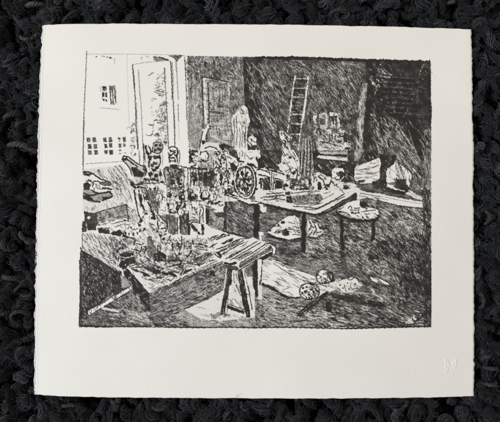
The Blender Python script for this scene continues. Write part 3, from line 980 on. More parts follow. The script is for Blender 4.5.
# stand frame
F("0,165 90,180 96,220 0,210", .03)
B("0,160 40,166 92,186;0,205 60,216 96,228;92,180 100,210", 1.0, .92)
F("40,236 104,228 108,345 44,350", .90); H("40,236 104,228 108,345 44,350", .25, 60, 5, .5, .9, white=True)
B("20,235 30,290 24,320;10,250 30,240 44,260", 1.3, .92); DB("20,280,14,24", .75); DW("10,296,10,14")
F("100,180 140,180 220,200 222,240 210,335 128,335 116,340", .03)
B("116,180 114,260 120,345;132,190 130,340", .9, .9)
B("110,172 160,186 222,206;140,236 200,250", 1.2, .93)
F("148,252 200,258 204,318 150,322", .90); F("150,196 200,206 196,222 150,210", .12)
B("142,240 146,335;206,250 212,330", .9, .92); DB("150,208,6", .8)
B("30,360 100,350 180,340 215,345;60,380 120,372 200,368", 1.0, .9)
F("40,352 120,350 200,344 150,362 60,372", .35)
B("222,280 224,350 232,417;236,350 240,400", 1.0, .92); F("224,345 250,342 250,372 226,376", .9); F("232,385 266,382 266,417 232,417", .9)
B("0,370 30,400 80,417;0,390 10,417", 1.4, .93)
B("60,150 100,150 160,165;76,150 90,166 160,176", 1.1, .92)
F("290,385 440,382 420,417 290,417", .55); H("290,385 440,382 420,417 290,417", .4, 30, 5, .5, .9)
B("270,370 360,370 500,362;250,380 290,400", .7, .85)
# ============ right half: ladder, post, back shelf, cushions
tile(255, 45, .18)
F("218,172 228,172 198,417 186,417", .25); F("290,172 302,172 274,417 262,417", .30)
W("222,172 206,290 191,417", 1.5, .98); W("296,170 282,300 267,417", 1.7, .97)
F("226,192 290,196 286,236 216,236;216,246 282,246 276,286 210,286;208,296 274,294 270,330 206,332;202,344 268,340 264,380 196,380;196,392 262,392 258,417 192,417", .86)
H("226,192 290,196 262,417 192,417", .22, 20, 4, .5, .8, white=True)
W("222,188 292,188", .9, .9); W("214,240 284,242;208,290 276,290", .8, .85); W("204,336 270,336", .5, .6); W("196,386 266,386", .8, .9)
H("300,150 345,170 320,417 275,417", .4, 97, 8, .55, .95)
W("310,180 296,300;322,200 316,330;300,330 290,400", .5, .7)
DB("360,222,22,18", .72); W("340,210 360,200 380,220", .5, .6)
W("350,260 372,330 400,380;362,250 390,340;352,300 366,380", .6, .85); W("440,110 500,170;400,90 470,150;460,110 500,140;420,120 480,180", .5, .85)
W("180,95 250,130;200,90 270,120;170,110 220,130;250,90 320,150", .5, .75)
tile(258, 100, .12)
B("270,0 240,260", .9, .8); W("278,0 262,130 246,270", 1.3, .98); W("396,0 370,160 350,280 335,417", 1.5, .95)
W("270,120 370,122;280,196 360,204;270,288 350,284;262,370 340,374", 1.0, .95)
F("276,132 366,132 360,190 268,186;266,206 356,212 350,276 260,276;276,296 346,296 340,360 270,360", .85)
H("276,132 366,132 340,360 270,360", .2, 30, 4, .5, .8, white=True)
W("270,90 290,120;290,60 340,80;320,60 340,90", .6, .75)
W("40,20 70,60 110,130 150,170;10,70 50,130 90,190;70,170 120,230 140,300;130,190 160,220;90,180 130,250;100,260 150,310", .9, .9)
W("130,196 150,214 154,230", 1.3, .9)
# pale figure with raised arm
F("168,252 200,258 230,275 250,290 286,318 278,330 262,322 270,417 196,417 204,350 180,300", .03)
B("226,320 250,330;210,330 230,350 226,380;240,300 250,320;190,270 204,300;180,256 164,250", .9, .85)
DB("240,312,10,7", .75)
B("244,340 250,400;216,380 220,410", .5, .6)
# curtain behind figure
F("350,320 500,300 500,417 340,417", .55); H("350,320 470,330 460,417 340,417", .5, 88, 8, .6, .95)
W("366,330 360,417;392,330 390,417;412,340 408,417;432,350 430,417;360,322 420,330", .7, .92)
H("390,130 460,130 460,320 380,320", .4, 85, 7, .7, .95)
W("400,140 396,200;420,150 418,210;430,60 420,120;480,10 500,60;440,10 430,70", .6, .8)
F("462,130 486,130 492,150 476,160 490,190 480,196 464,175 456,150", .05)
W("470,210 500,230;486,240 470,270 500,300", 1.2, .9)
tile(318, 100, .12)
# objects on the back shelf
H("0,0 330,0 330,160 200,160 0,100", .3, 65, 7, .6, .9)
W("10,0 40,70;40,0 60,40;90,20 130,80;160,40 190,90;200,20 230,80;250,60 280,120", .6, .75)
F("8,130 40,112 76,125 76,240 60,260 20,250", .25); F("14,150 56,150 60,200 20,210", .72)
W("10,128 40,114 72,126 74,230", 1.5, .95)
F("90,110 175,105 182,230 150,240 90,230", .35)
F("98,102 178,108 178,128 96,130", .04); F("158,120 180,118 182,230 164,232", .04)
F("106,138 158,132 158,170 110,176", .85); W("118,180 120,230;140,150 140,230", 1.2, .9); B("128,150 130,230;150,170 152,230;98,130 100,230", .9, .85)
F("180,160 320,150 320,280 230,290 190,240", .78); H("180,160 320,150 320,280 200,260", .4, 60, 6, .6, .95)
W("210,190 230,220;240,180 280,230;290,200 300,240;190,180 230,240", .7, .7)
F("0,230 70,230 70,417 0,417", .22)
F("72,250 110,240 116,280 90,340 72,330", .05)
F("84,284 120,276 130,330 90,332", .85); 
F("120,270 200,236 236,250 200,290 260,300 280,417 120,417", .10)
B("130,280 160,260 190,280 170,300;200,240 236,256;160,310 210,300;150,290 140,330 180,340", .9, .9)
DB("176,346,22,12 166,276,12,8 200,276,9,6 222,290,8,16", .85)
F("208,300 230,290 250,340 214,345", .82); B("246,290 260,340;270,310 290,360;236,280 240,320", .9, .9)
F("210,352 270,348 280,417 212,417", .05); B("212,352 250,346 280,360;226,396 270,400", .9, .9); DB("246,405,24,9", .85)
F("0,330 70,330 160,370 200,417 0,417", .12); B("0,340 40,350 80,350;20,370 70,380;0,390 60,400", .5, .6)
H("0,240 130,240 200,400 0,400", .25, 20, 5, .5, .85)
DB("20,280,8,24 50,260,7,14 8,240,8", .85)
# post
F("338,0 402,0 384,200 372,417 304,417 330,240", .42)
H("338,0 402,0 384,200 372,417 304,417 330,240", .38, 86, 7, .55, .95)
W("350,10 340,90;376,0 360,80;360,150 352,260;340,160 350,240 360,300;306,310 330,350 356,400;320,330 350,380;366,260 364,320", 1.0, .92)
B("270,250 306,270 310,300;292,330 310,380 306,417;330,260 336,330", 1.2, .92)
F("400,0 440,0 440,160 430,417 372,417 386,180", .90)
H("400,0 500,0 500,417 372,417", .45, 75, 8, .6, .95)
tile(345, 45, .18)
F("95,215 125,208 108,417 74,417", .42); H("95,215 125,208 108,417 74,417", .35, 93, 7, .6, .95)
W("104,230 98,300;90,300 84,400;112,240 108,290", .8, .85)
F("126,205 160,200 158,320 130,417 108,417", .9)
H("0,100 160,90 130,200 100,200 80,417 0,417", .25, 60, 7, .6, .9)
W("0,180 30,250;10,160 50,240;0,220 26,300;20,140 60,210;40,110 90,130;0,105 60,110", .6, .85)
W("160,220 180,210 190,235 170,260 165,280;172,235 180,245;180,140 226,190;170,120 210,160;200,130 232,176;190,200 176,240", .8, .9)
DW("158,212,9,10", .1)
for y in (178, 210, 244, 275, 300, 322, 350):
    for x in np.arange(190, 380, 22):
        if rng.random() < .7:
            W("%.0f,%.0f %.0f,%.0f" % (x + rng.normal(0, 3), y + rng.normal(0, 2), x + rng.uniform(8, 20), y + rng.normal(2, 2)), .6, rng.uniform(.5, .95))
W("440,100 420,150 414,180;430,120 418,150", .7, .8)
W("396,190 390,260;410,200 400,300", .4, .5)
tile(255, 45, .18)
F("0,64 250,64 500,72 500,90 300,84 0,76", .95, .3)
tile(345, 45, .18)
F("0,74 474,84 474,104 0,92", .93, .4)
B("472,80 474,200 470,300 474,417", 1.0, .93)
B("476,150 488,156", .5, .6)
tile(378, 100, .12)
B("438,0 446,90 436,240", 1.0, .9)
B("420,250 424,417;440,240 442,417", .7, .85)
B("325,205 340,230;210,180 240,230", .5, .5)
W("208,176 240,230;250,160 300,240 370,360;270,180 330,290;330,230 356,272;180,240 230,310 300,410;200,260 260,350", .7, .9)
W("376,280 400,250 410,260;390,290 396,340", .9, .8)
# cushions
tile(345, 120, .18)
F("195,190 285,200 270,240 235,270 226,380 160,380 150,350 195,330 200,240", .88)
F("52,270 70,256 110,240 150,225 198,204 200,240 192,290 196,328 150,352 90,356 56,345 48,310", .03)
F("278,216 300,236 330,258 368,292 372,330 356,376 322,360 290,350 262,345 228,350 230,290 240,265 268,240", .03)
B("70,278 120,268 190,258;60,296 100,300;120,290 186,300;70,318 130,316", .4, .5)
H("60,270 195,240 190,330 60,340", .12, 5, 9, .4, .6)
F("72,335 110,332 114,346 76,350", .85)
H("270,240 360,290 360,340 240,330", .16, 80, 8, .4, .7)
F("262,322 300,328 342,330 340,368 310,366 280,352", .80); H("262,322 342,330 340,368 280,352", .3, 30, 4, .5, .9, white=True)
B("300,240 310,270;250,280 246,330;330,280 326,320", .5, .6)
F("230,368 250,372 300,384 340,400 330,417 280,410 226,395", .88)
F("225,350 280,366 300,384 290,392 230,368", .04)
H("370,200 440,240 470,417 370,417", .4, 60, 7, .55, .95, white=True); H("370,240 440,280 470,417 370,417", .5, 75, 8, .7, .95)
F("360,330 400,340 420,417 370,400", .6)
W("380,360 420,400;400,380 440,417;392,350 430,390", .8, .8)
tile(345, 190, .18)
# shelf edge, triangle and dark stuff
H("0,0 440,0 440,60 0,20", .6, 20, 8, .7, .95)
F("60,8 110,8 200,22 300,44 434,66 436,98 380,96 300,84 220,66 150,48 72,42", .03)
B("100,20 200,36 300,56 420,76;110,30 240,56", .4, .6); B("72,42 150,50 300,88 436,102", .9, .9)
H("80,10 220,30 220,60 80,40", .25, 10, 8, .4, .7)
F("334,0 360,0 400,24 436,46 436,58 400,52 336,20", .12); H("334,0 400,24 436,58 336,20", .2, 30, 8, .5, .8)
F("250,0 330,0 334,22 270,12", .88); W("300,0 330,12", .5, .6)
H("430,0 474,0 474,417 440,417", .9, 86, 8, .7, .95); H("424,0 450,0 460,417 430,417", .4, 80, 7, .6, .9)
H("190,90 430,110 430,240 200,160", .35, 24, 8, .5, .95, white=True)
W("420,190 440,260;410,200 436,280;400,240 430,300", .7, .85)
W("190,100 250,130;200,120 230,140", .9, .85)
DB("270,160,30,22", .82); H("240,130 330,140 330,200 240,190", .4, 45, 5, .5, .95, white=True)
DB("200,330,66,44 150,360,30,30", .80); H("130,280 280,290 280,390 130,390", .35, 40, 6, .5, .95, white=True)
H("130,280 280,290 280,390 130,390", .35, 60, 6, .6, .95)
H("300,280 440,330 430,417 280,417", .45, 50, 7, .7, .95)
# ============ table top right + round fruit / ball
tile(318, 150, .12)
F("0,36 0,0 245,0 248,36", .25)
B("0,8 100,10 240,6", .7, .7); F("0,30 120,40 240,36 240,52 120,52 0,42", .9)
F("0,44 120,52 245,60 246,92 120,84 0,68", .10); B("0,70 120,84 250,98", .9, .9); H("140,50 246,56 246,92 140,86", .25, 10, 5, .5, .7)
F("0,72 245,100 330,90 310,130 300,260 240,270 60,240 0,190", .85); H("0,80 300,100 300,250 0,190", .25, 40, 6, .5, .95, white=True)
F("300,0 390,0 380,70 310,90", .45); W("310,10 330,80;340,0 370,50;384,0 380,40", .9, .9)
F("250,0 300,0 300,100 256,90", .82); F("390,0 500,0 500,60 400,100 330,120 340,90", .84)
H("390,0 500,0 500,60 340,110", .25, 55, 6, .5, .9, white=True)
# ball
DB("172,200,60,58", .95); DW("168,198,57,54", .02); DB("188,204,26,34", .88); DB("166,196,14,18", .55); B("130,230 160,246 200,240", .9, .8)
# table surface right half
F("0,180 60,210 110,235 170,260 230,270 300,280 330,300 340,330 200,417 0,417", .10)
F("0,262 24,270 32,310 20,340 0,350", .90)
B("0,220 40,250 60,290 100,310;60,300 90,340 130,350;100,240 130,280 140,300;20,350 60,340;110,260 90,300;40,380 90,390 160,380", 1.2, .85)
DB("70,330,14,10 110,340,22,9 84,290,12,8 60,240,10,6 150,290,12,6", .8)
H("200,270 300,280 280,320 210,330", .6, 20, 6, .6, .9); DB("232,312,26,16", .8)
B("120,417 180,385 260,345 340,300;150,417 220,390", 1.0, .9); W("130,412 240,352 330,312;200,417 290,360 350,320", 1.6, .97)
F("230,417 280,380 320,360 330,400 300,417", .85)
B("160,300 210,340;180,330 220,360;20,200 60,230", .6, .7)
# around cushions, lower
F("320,345 340,330 380,345 500,370 500,400 440,390 330,417", .10); B("350,360 440,375 500,390;340,380 420,395", .6, .7)
F("400,320 480,320 500,330 500,345 420,335", .7)
W("460,410 500,417", 1, .9)
# ============ lower half
tile(255, 190, .18)
# far table top with clutter
F("0,0 345,0 470,0 500,25 410,100 345,133 270,118 60,70 0,80", .08)
H("0,0 340,0 300,80 60,60", .2, 8, 8, .5, .7)
F("210,34 360,22 380,40 360,80 240,84 190,70", .55); H("210,34 360,22 360,80 200,76", .5, 70, 5, .6, .95); H("210,34 360,22 360,80 200,76", .3, 20, 5, .5, .95, white=True)
F("172,36 204,34 206,70 176,70", .9); F("168,10 196,10 196,26 168,26", .85); W("180,46 196,60", .6, .8)
B("30,44 100,34 170,30;40,60 120,50 170,56;0,74 60,54;200,20 300,8 360,6;60,24 160,14;210,90 300,96;120,36 110,50", .8, .85)
B("300,96 350,100 430,60 500,20", .9, .9); B("270,104 340,108 420,70 500,34;60,66 160,88 262,116", .6, .85)
B("360,60 400,40 440,20;380,20 420,10;300,90 380,70", .6, .7)
W("0,66 60,62 200,96 290,118 345,124 420,90 500,40", 1.4, .98)
B("20,72 60,78 180,108 270,126 340,136 410,106 500,52", 1.5, .93, .2)
F("40,82 70,82 260,130 240,156 110,126 50,112", .72)
H("40,84 262,130 250,160 110,130 50,120", .4, 15, 7, .6, .95)
F("345,138 420,106 500,56 500,84 440,106 380,146", .7); H("345,138 500,56 500,100 380,150", .35, -25, 7, .6, .9)
# left bits
F("0,80 24,80 26,236 16,260 0,260", .86)
F("28,84 46,80 50,100 62,90 64,120 44,126 30,110", .05)
F("22,232 46,236 44,270 22,270", .03)
# white mask-like shape under the table
F("70,236 100,206 140,170 180,145 222,142 244,160 250,230 256,262 190,274 120,262", .02)
B("66,236 100,204 140,170 176,146", .9, .9)
DB("154,180,12,9 130,194,5,8 84,228,6,5", .93)
F("146,225 170,212 190,230 192,250 170,258 150,250", .78); B("110,236 126,226 144,232;120,234 144,236;160,220 186,232", 1.0, .9); DB("174,236,14,10", .85)
B("222,150 240,200 246,250", .5, .6); H("200,160 246,180 250,250 210,240", .22, 70, 5, .5, .7)
F("66,240 110,258 190,274 256,264 256,286 200,292 130,276 74,258", .84)
# second white bundle
F("292,170 310,165 322,190 350,180 376,206 380,236 350,260 310,262 290,240", .10)
B("300,170 312,200 296,230;330,190 340,220 322,250;350,186 362,214 384,222;310,200 330,210;340,240 370,230;300,250 320,230", 1.1, .9)
F("362,200 384,206 384,224 366,222", .85); B("290,262 340,266 380,246", 1.4, .9)
# legs
F("258,130 284,132 286,250 280,345 258,340 256,240", .90)
F("472,160 494,155 498,380 474,376", .85)
H("470,160 500,155 500,380 470,380", .3, 88, 7, .6, .9)
# floor shade
F("40,128 110,134 150,160 80,215 40,226", .55); H("40,128 110,134 150,160 80,215 30,226", .45, 12, 7, .6, .9)
H("60,280 250,300 250,400 130,400", .45, 12, 8, .55, .85); 
H("280,270 470,270 470,400 290,400", .45, 20, 8, .6, .95, white=True)
H("290,270 470,340 470,400 360,400", .45, 30, 7, .6, .9)
tile(318, 200, .12)
# round stool
F("150,95 190,60 220,30 260,10 300,0 350,0 430,30 500,60 500,180 400,190 260,190 190,150", .84)
H("350,0 500,0 500,70 400,50", .4, 25, 6, .6, .9, white=True)
F("160,88 215,42 262,18 320,2 352,0 354,48 380,66 412,58 440,66 480,72 500,90 498,135 470,148 400,156 300,148 220,120 170,108", .03)
B("172,92 230,106 262,120;180,80 220,50;170,100 200,114", 1.1, .9); B("250,70 270,50 280,70 270,90;285,96 290,110 350,108;280,86 350,84;300,70 350,66;360,100 420,90 480,84;400,120 480,110;410,62 400,90", .8, .85)
F("275,100 288,96 300,112 280,118", .85); F("308,96 316,94 322,110 312,112;334,94 342,94 344,108 336,110", .8)
B("352,0 356,50 400,70", .9, .9); B("200,116 300,148 400,158 470,150", .9, .9)
F("190,160 214,170 216,300 222,417 180,417 186,300", .88)
F("446,170 474,165 474,330 440,350", .88)
F("280,250 312,240 316,275 300,290", .8); W("280,220 300,250;320,230 340,270;260,220 280,280;345,230 356,270", .8, .85)
H("210,190 440,190 440,417 220,417", .4, 25, 7, .6, .9); H("210,190 440,190 440,417 220,417", .35, 22, 7, .5, .95, white=True)
B("320,310 400,340 440,360", 1.2, .85)
W("230,370 280,400;236,390 260,410;260,340 340,380", .9, .85)
# -------- left lower: box, horn, table
tile(75, 120, .18)
F("45,280 120,270 260,246 312,330 300,417 45,417", .14)
H("110,280 262,246 320,340 300,417 190,417", .32, 52, 10, .55, .75)
H("200,300 320,340 300,417 210,417", .22, 80, 9, .5, .7)
B("210,270 260,330;230,262 290,340;180,275 220,330;250,256 300,330", .5, .7)
# horn
F("262,205 276,196 300,208 344,240 380,262 394,290 380,320 330,340 318,300 300,256 268,230", .20)
DB("274,214,14,14", .85); DW("276,208,5,4")
B("270,198 300,208 346,242 384,260;264,224 300,262 318,310;290,220 330,250;280,210 320,240 350,262", 1.0, .92)
F("310,262 340,262 384,300 376,320 330,316", .88)
F("376,250 392,252 396,290 380,286", .7)
B("388,140 400,170 420,190;396,140 416,160 424,190;380,130 384,220", .9, .9)
# bowls on the left edge
F("42,285 110,300 160,330 194,345 190,365 150,368 210,395 220,417 42,417", .06)
B("42,288 80,290 110,306 140,326 190,346 192,362 150,360;60,300 96,300;44,300 80,310", 1.2, .93)
F("44,352 70,344 86,360 80,382 110,400 80,410 50,390", .90)
F("46,282 64,284 60,298 44,296", .85)
F("126,344 164,338 192,350 184,364 140,360", .72)
B("70,330 100,350 96,370;60,340 90,334;100,340 130,340", 1.0, .9)
H("90,350 180,362 170,390 100,390", .3, 80, 5, .6, .85)
B("44,386 90,410 130,412 200,400;150,376 200,386 206,410;44,400 70,412", 1.4, .93)
B("120,380 160,384 190,376", .7, .8)
# figure between horn and door (left of door post)
F("320,330 400,320 400,417 310,417", .15)
DB("318,356,10,14 352,372,10,7 330,372,8 372,350,8,12 390,330,8", .85); B("310,340 340,360 370,356;330,380 360,372 390,380;304,330 316,370", .9, .9)
H("310,330 400,320 400,417 310,417", .3, 50, 5, .5, .8)
# two heads seen against the open door
F("394,140 404,140 420,190 470,190 480,150 486,160 470,260 480,290 470,350 410,350 402,300 420,250 410,190 396,160", .10)
B("394,140 400,170 416,190 420,176;406,140 424,170;386,150 400,180 410,190", .8, .92)
F("432,130 456,120 480,128 488,150 478,176 456,186 434,176 428,150", .32)
B("432,130 456,121 480,130 488,152 478,178 456,186 434,176 430,150", .8, .92)
DB("450,140,9,7 472,142,8,6 462,160,8 446,168,7 474,166,6,9", .88)
DB("444,206,14,12 420,210,8,14 466,206,9 440,240,10 456,240,8 430,254,12 456,262,10,7 440,280,12,8 420,300,10,14 450,310,14,12 474,300,8,16 436,330,14,10 460,336,10", .82)
B("410,190 416,230 408,260;470,190 474,230 466,262;424,268 440,274 466,268;404,290 420,320 410,346;480,290 474,330", .9, .9)
B("340,360 360,350 400,352 470,350", .8, .85)
tile(75, 190, .18)
F("40,0 330,0 300,60 290,90 40,120", .12)
H("200,0 330,0 296,170 230,40", .28, 75, 9, .5, .7)
F("42,0 90,0 120,20 200,20 205,45 150,62 90,70 42,50", .35)
B("44,16 90,30 130,20 190,14 204,36 150,60;60,44 100,60 140,66;90,0 130,18 200,8", 1.4, .93)
F("44,26 80,32 110,62 70,58 46,44", .9); F("150,40 200,34 200,48 160,60", .85)
# case
F("40,110 90,95 180,50 230,38 262,66 250,76 112,130 60,118", .10); H("60,110 240,45 255,70 112,126", .25, 100, 4, .4, .7)
F("50,118 114,128 118,222 66,226 52,200", .86); F("38,170 60,180 64,232 36,236", .88); DW("76,153,11,8", .05); B("60,120 70,220", .7, .9); W("60,180 68,226", .8, .9)
F("118,130 180,106 288,82 296,168 240,160 180,186 124,200", .46)
H("118,130 288,82 296,168 180,186 124,200", .42, 50, 6, .5, .9); H("118,130 288,82 296,168 180,186 124,200", .3, -15, 5, .5, .95, white=True)
B("112,130 180,106 288,80;288,80 296,170;116,128 120,200", .9, .9)
F("130,170 180,166 190,180 150,190 130,188", .12); F("130,166 160,160 172,176 146,184", .55)
# white trumpet / skull
F("122,206 180,192 240,164 280,154 306,180 330,190 392,196 398,232 352,262 300,258 268,246 252,226 190,208", .03)
F("124,210 190,208 190,238 250,222 268,244 300,258 334,268 300,274 266,264 190,244 132,240", .90)
H("124,206 190,204 190,220 130,222", .5, 90, 3, .5, .9, white=True)
W("192,212 198,240", .9, .9)
DB("282,240,6,9 300,246,5,9 324,246,6,9 346,240,5,8 360,226,5,8", .9)
B("200,190 250,176 284,168;220,206 270,190 300,196;300,200 290,220;260,160 300,176;310,210 330,220 350,214;380,210 390,224", .7, .8)
DB("310,206,5,5 352,184,6,5 336,176,5", .7)
# forked white thing
F("294,130 350,140 352,170 330,185 300,176", .22); H("290,80 330,90 350,170 300,170", .3, 70, 5, .5, .8)
B("330,0 336,60 356,130 370,170 360,180;352,0 366,70 392,130 394,140", 1.1, .93)
F("330,0 348,0 366,70 400,128 420,150 432,140 400,66 404,56 436,120 456,150 456,178 430,196 380,176 350,130 338,70", .03)
F("350,14 360,20 374,70 392,112 384,116 362,80", .92)
F("400,66 410,66 442,130 450,160 438,166 420,110", .92); DB("394,132,10,7 430,156,8,8", .9)
B("330,0 340,66 352,130 372,172;455,140 460,176 440,196", .9, .93)
F("380,0 460,0 466,60 440,110 410,50", .55); H("380,0 460,0 440,110", .4, 70, 5, .5, .9)
F("462,0 500,0 500,150 476,140 462,100", .05); B("462,0 466,100 484,140;470,30 500,40", .9, .9)
# table plane
F("38,238 120,246 190,248 262,262 322,272 316,330 240,345 226,400 190,417 36,332", .12)
H("38,238 260,262 320,330 226,400 190,417 36,332", .20, 55, 7, .5, .7); H("160,260 320,272 316,330 240,345", .3, 62, 6, .5, .75)
B("38,240 40,330", .6, .8); H("40,300 100,300 190,400 190,417 40,334", .25, 40, 8, .5, .7)
# lampshade white
F("338,272 390,266 402,310 384,318 376,345 330,344 314,330 328,300", .03)
B("338,272 326,304 316,328 340,338 376,344;390,268 402,310;340,296 360,302 384,296;330,310 340,322", .9, .9)
H("336,274 390,270 400,300 330,310", .14, 10, 6, .4, .7)
F("400,250 440,220 460,330 420,350 396,330", .42); H("396,240 446,220 460,330 410,350", .4, 75, 7, .5, .9)
B("364,318 376,330 390,316 396,340", .9, .92)
F("440,350 500,345 500,400 436,400", .85)
F("400,200 470,200 480,330 440,330 420,220", .2); H("400,200 480,200 480,340 440,340", .3, 75, 6, .5, .85)
DB("460,220,6,14 480,240,8 496,262,8 470,280,6,10 490,300,8,6 456,250,6", .85)
B("440,200 460,240 450,270;470,210 490,230;470,260 496,280;450,300 480,310", .9, .9)
tile(138, 200, .12)
F("170,60 210,60 250,90 240,130 200,135 170,110", .03); B("170,66 164,100 180,130 240,134 270,110", .9, .9)
H("180,70 240,90 230,130 180,120", .14, 60, 5, .4, .6)
F("195,0 240,0 240,60 200,56", .02)
F("90,0 185,0 186,66 150,90 110,40", .5); H("90,0 185,0 186,66 150,90 110,40", .4, 60, 6, .5, .9)
DB("270,70,18,18 256,40,12,12 282,20,14,10 330,50,26,10 340,76,22,12 306,96,10,6 360,24,12,16 420,10,10,8 300,4,8", .88)
B("246,20 250,60 270,96 300,110;290,30 310,60;320,20 330,100;380,20 400,50;250,90 280,110 340,100 400,90;360,60 400,64 420,50", 1.0, .92)
# dark chair seat
F("180,140 250,120 310,124 322,200 326,286 290,290 240,262 236,190 200,160", .62)
H("200,130 320,124 326,290 240,262", .45, 78, 8, .6, .95); H("230,160 310,140 326,290 250,262", .3, 84, 7, .5, .95, white=True)
F("340,124 414,112 424,200 420,290 366,290 350,280", .62); H("346,124 414,112 424,290 360,290", .45, 76, 8, .6, .95); H("346,124 414,112 424,290 360,290", .28, 70, 6, .5, .95, white=True)
F("312,120 344,130 350,220 348,288 330,286 326,200", .02)
B("200,160 236,190 246,220;180,140 230,180;350,130 356,280;326,140 330,284;414,112 424,290", 1.1, .93)
DB("204,200,12,18", .82)
F("420,60 500,70 500,300 430,200", .14)
B("424,180 460,166 500,170;424,210 460,184 500,186;440,206 500,260;436,218 490,262;430,190 432,290", 1.0, .92); F("436,200 456,206 500,250 500,262 470,240", .85)
H("440,90 500,110 500,160 440,160", .3, 10, 7, .5, .8); B("420,90 424,180;470,70 500,90;440,60 480,66", .9, .85)
# flower heap
F("60,180 240,200 260,320 180,417 60,417", .08)
B("160,190 170,240 150,270;190,240 230,236 240,260;170,280 200,330 230,320;200,300 240,280;60,230 40,260;90,190 130,210", 1.0, .9)
DB("214,324,12,12 190,300,10,14 164,262,6,14 230,260,10,6 150,240,6 56,244,10,8 20,180,8,14 14,210,10", .88)
F("70,310 110,300 140,380 120,417 80,417", .58); H("70,310 110,300 140,380 80,417", .4, 75, 6, .5, .9)
H("90,200 160,230 160,300 100,290", .25, 75, 5, .5, .75)
F("240,300 500,300 500,417 180,417", .08)
B("300,350 296,400 300,417;320,344 350,360;360,300 362,340;240,340 280,350;230,360 270,356;250,330 300,322", 1.1, .92)
DB("336,352,18,7 392,320,20,16 460,340,10,12 372,370,8 440,400,8,5 270,330,14,6 400,410,20,6 350,310,6,14", .88)
B("370,310 380,350 400,360;420,330 450,320 470,340;440,300 470,310;400,370 430,380 460,370;480,350 500,380", 1.0, .9)
tile(198, 200, .12)
# partition behind: grey box + big dark cabinet
F("0,0 230,0 220,30 70,60 0,80", .06); B("80,30 110,10 130,30 160,20 180,50 210,40;100,0 120,40;170,10 200,20;60,50 100,60 140,80 200,96", 1.0, .9)
DB("120,26,8,6 150,30,8,10 176,16,8,6 90,14,7,9", .85)
F("66,60 110,70 216,100 216,262 130,240 70,205", .42); F("70,70 96,80 90,190 70,200", .88)
H("70,60 216,100 216,262 130,240 70,205", .45, 12, 7, .5, .9); F("140,110 216,100 216,145 150,140", .85); F("130,90 216,60 214,96 150,100", .06)
H("100,190 216,170 216,262 130,240", .4, 70, 5, .5, .95, white=True); H("150,220 216,225 216,262 150,250", .5, 15, 5, .5, .9)
B("218,60 220,150 216,265", 1.1, .93); B("66,60 70,200", .9, .9)
F("0,60 36,60 36,200 0,190", .15); B("40,60 44,190;10,80 14,180;0,190 30,196", .8, .85); H("0,60 36,60 36,200 0,190", .25, 85, 5, .5, .8)
F("26,204 50,200 54,310 34,320", .93); B("0,262 34,300;0,272 30,306", 1.2, .92)
F("220,16 340,8 420,38 500,36 500,330 460,322 340,290 230,268", .72)
H("220,16 340,8 420,38 500,36 500,330 340,290 230,268", .5, 62, 7, .6, .95); H("225,20 340,10 420,40 466,40 466,320 340,290 230,262", .40, 35, 5, .5, .95, white=True)
H("225,20 466,40 466,320 340,290 230,262", .12, 60, 5, .5, .95, white=True)
F("220,16 240,20 240,262 222,268", .85)
F("466,40 486,40 486,330 464,325", .9); H("480,40 500,40 500,330 480,330", .4, 85, 7, .6, .9)
F("230,262 330,280 420,310 470,330 440,338 340,304 240,280", .85)
F("300,0 500,0 500,34 430,34 360,14", .04); B("330,0 380,20 430,38 500,34", 1.5, .95); B("440,6 500,14", .8, .8)
# floor boards / planks heap
F("60,210 150,250 220,275 340,300 450,335 500,345 500,417 0,417 0,330 50,320", .06)
B("96,338 140,320 220,280;110,344 160,324 226,288;100,330 180,300;160,350 230,312 260,290;200,360 290,320;210,368 290,336;20,352 60,380 80,386;100,396 150,362", 1.2, .93)
F("210,352 260,338 296,326 250,356 212,370", .9); F("104,336 220,282 224,292 150,328 116,346", .75)
B("230,400 340,330 420,320;160,400 210,390 330,330;260,404 380,336;300,410 420,330;340,417 460,340;380,417 500,356", .8, .85)
H("260,400 350,330 460,335 380,417", .3, -33, 9, .4, .75)
B("0,330 40,340 90,350;20,370 70,400", .7, .8)
tile(165, 190, .18)
B("160,320 220,345;150,300 240,330;170,340 210,356;240,300 280,290", .8, .8)
tile(168, 235, .12)
F("0,0 500,0 500,190 460,190 330,250 200,310 100,370 0,400", .06)
B("40,60 36,110 40,140;60,62 84,66 104,80;110,10 116,60 108,110;56,150 76,190;100,90 96,160;0,40 30,50;20,0 14,30", 1.0, .9)
F("60,56 90,60 108,76 100,84 70,74", .85)
B("130,70 140,100 136,150;160,50 164,120 160,160;190,60 196,130 186,160;200,40 210,80;140,120 180,130;150,100 190,96", .9, .9)
DB("152,88,7,10 174,108,6,9 190,140,6,10 146,140,7,6 96,158,9,8 206,52,6,12", .88)
F("130,170 180,170 212,182 160,190", .88)
H("10,110 120,90 120,200 0,200", .12, 70, 5, .4, .7)
F("0,164 50,176 90,205 60,215 0,214", .55); H("0,160 60,180 90,210 0,214", .4, 20, 6, .5, .9)
B("0,220 60,212 110,210;0,262 60,250 100,240", 1.3, .93); F("90,240 108,214 124,206 116,230 100,262 84,270", .88)
B("215,70 280,80 340,104;216,96 270,120 330,128;260,70 330,92;345,104 380,84 410,66;230,90 300,108;210,130 260,160 300,162", .8, .88)
F("340,100 392,68 398,76 352,110", .8); F("440,70 500,40 500,62 456,80", .85); B("350,30 420,0;370,40 460,0;400,40 500,0", 1.0, .9)
F("216,214 250,190 300,150 330,160 380,160 370,176 330,200 300,220 270,250 250,240 240,226 215,230", .52)
H("216,214 300,150 380,160 270,250 215,230", .4, -40, 6, .5, .92); H("216,214 300,150 380,160 270,250 215,230", .2, -35, 5, .5, .9, white=True)
F("205,222 250,190 262,186 236,216", .88); F("246,238 276,236 268,254 252,252", .9); B("276,250 320,214 370,180;300,150 330,150 350,164", 1.0, .92)
W("280,236 340,196 380,170", .9, .96)
F("390,140 430,140 450,176 440,192 420,170", .90); F("340,208 400,202 400,214 344,224", .90)
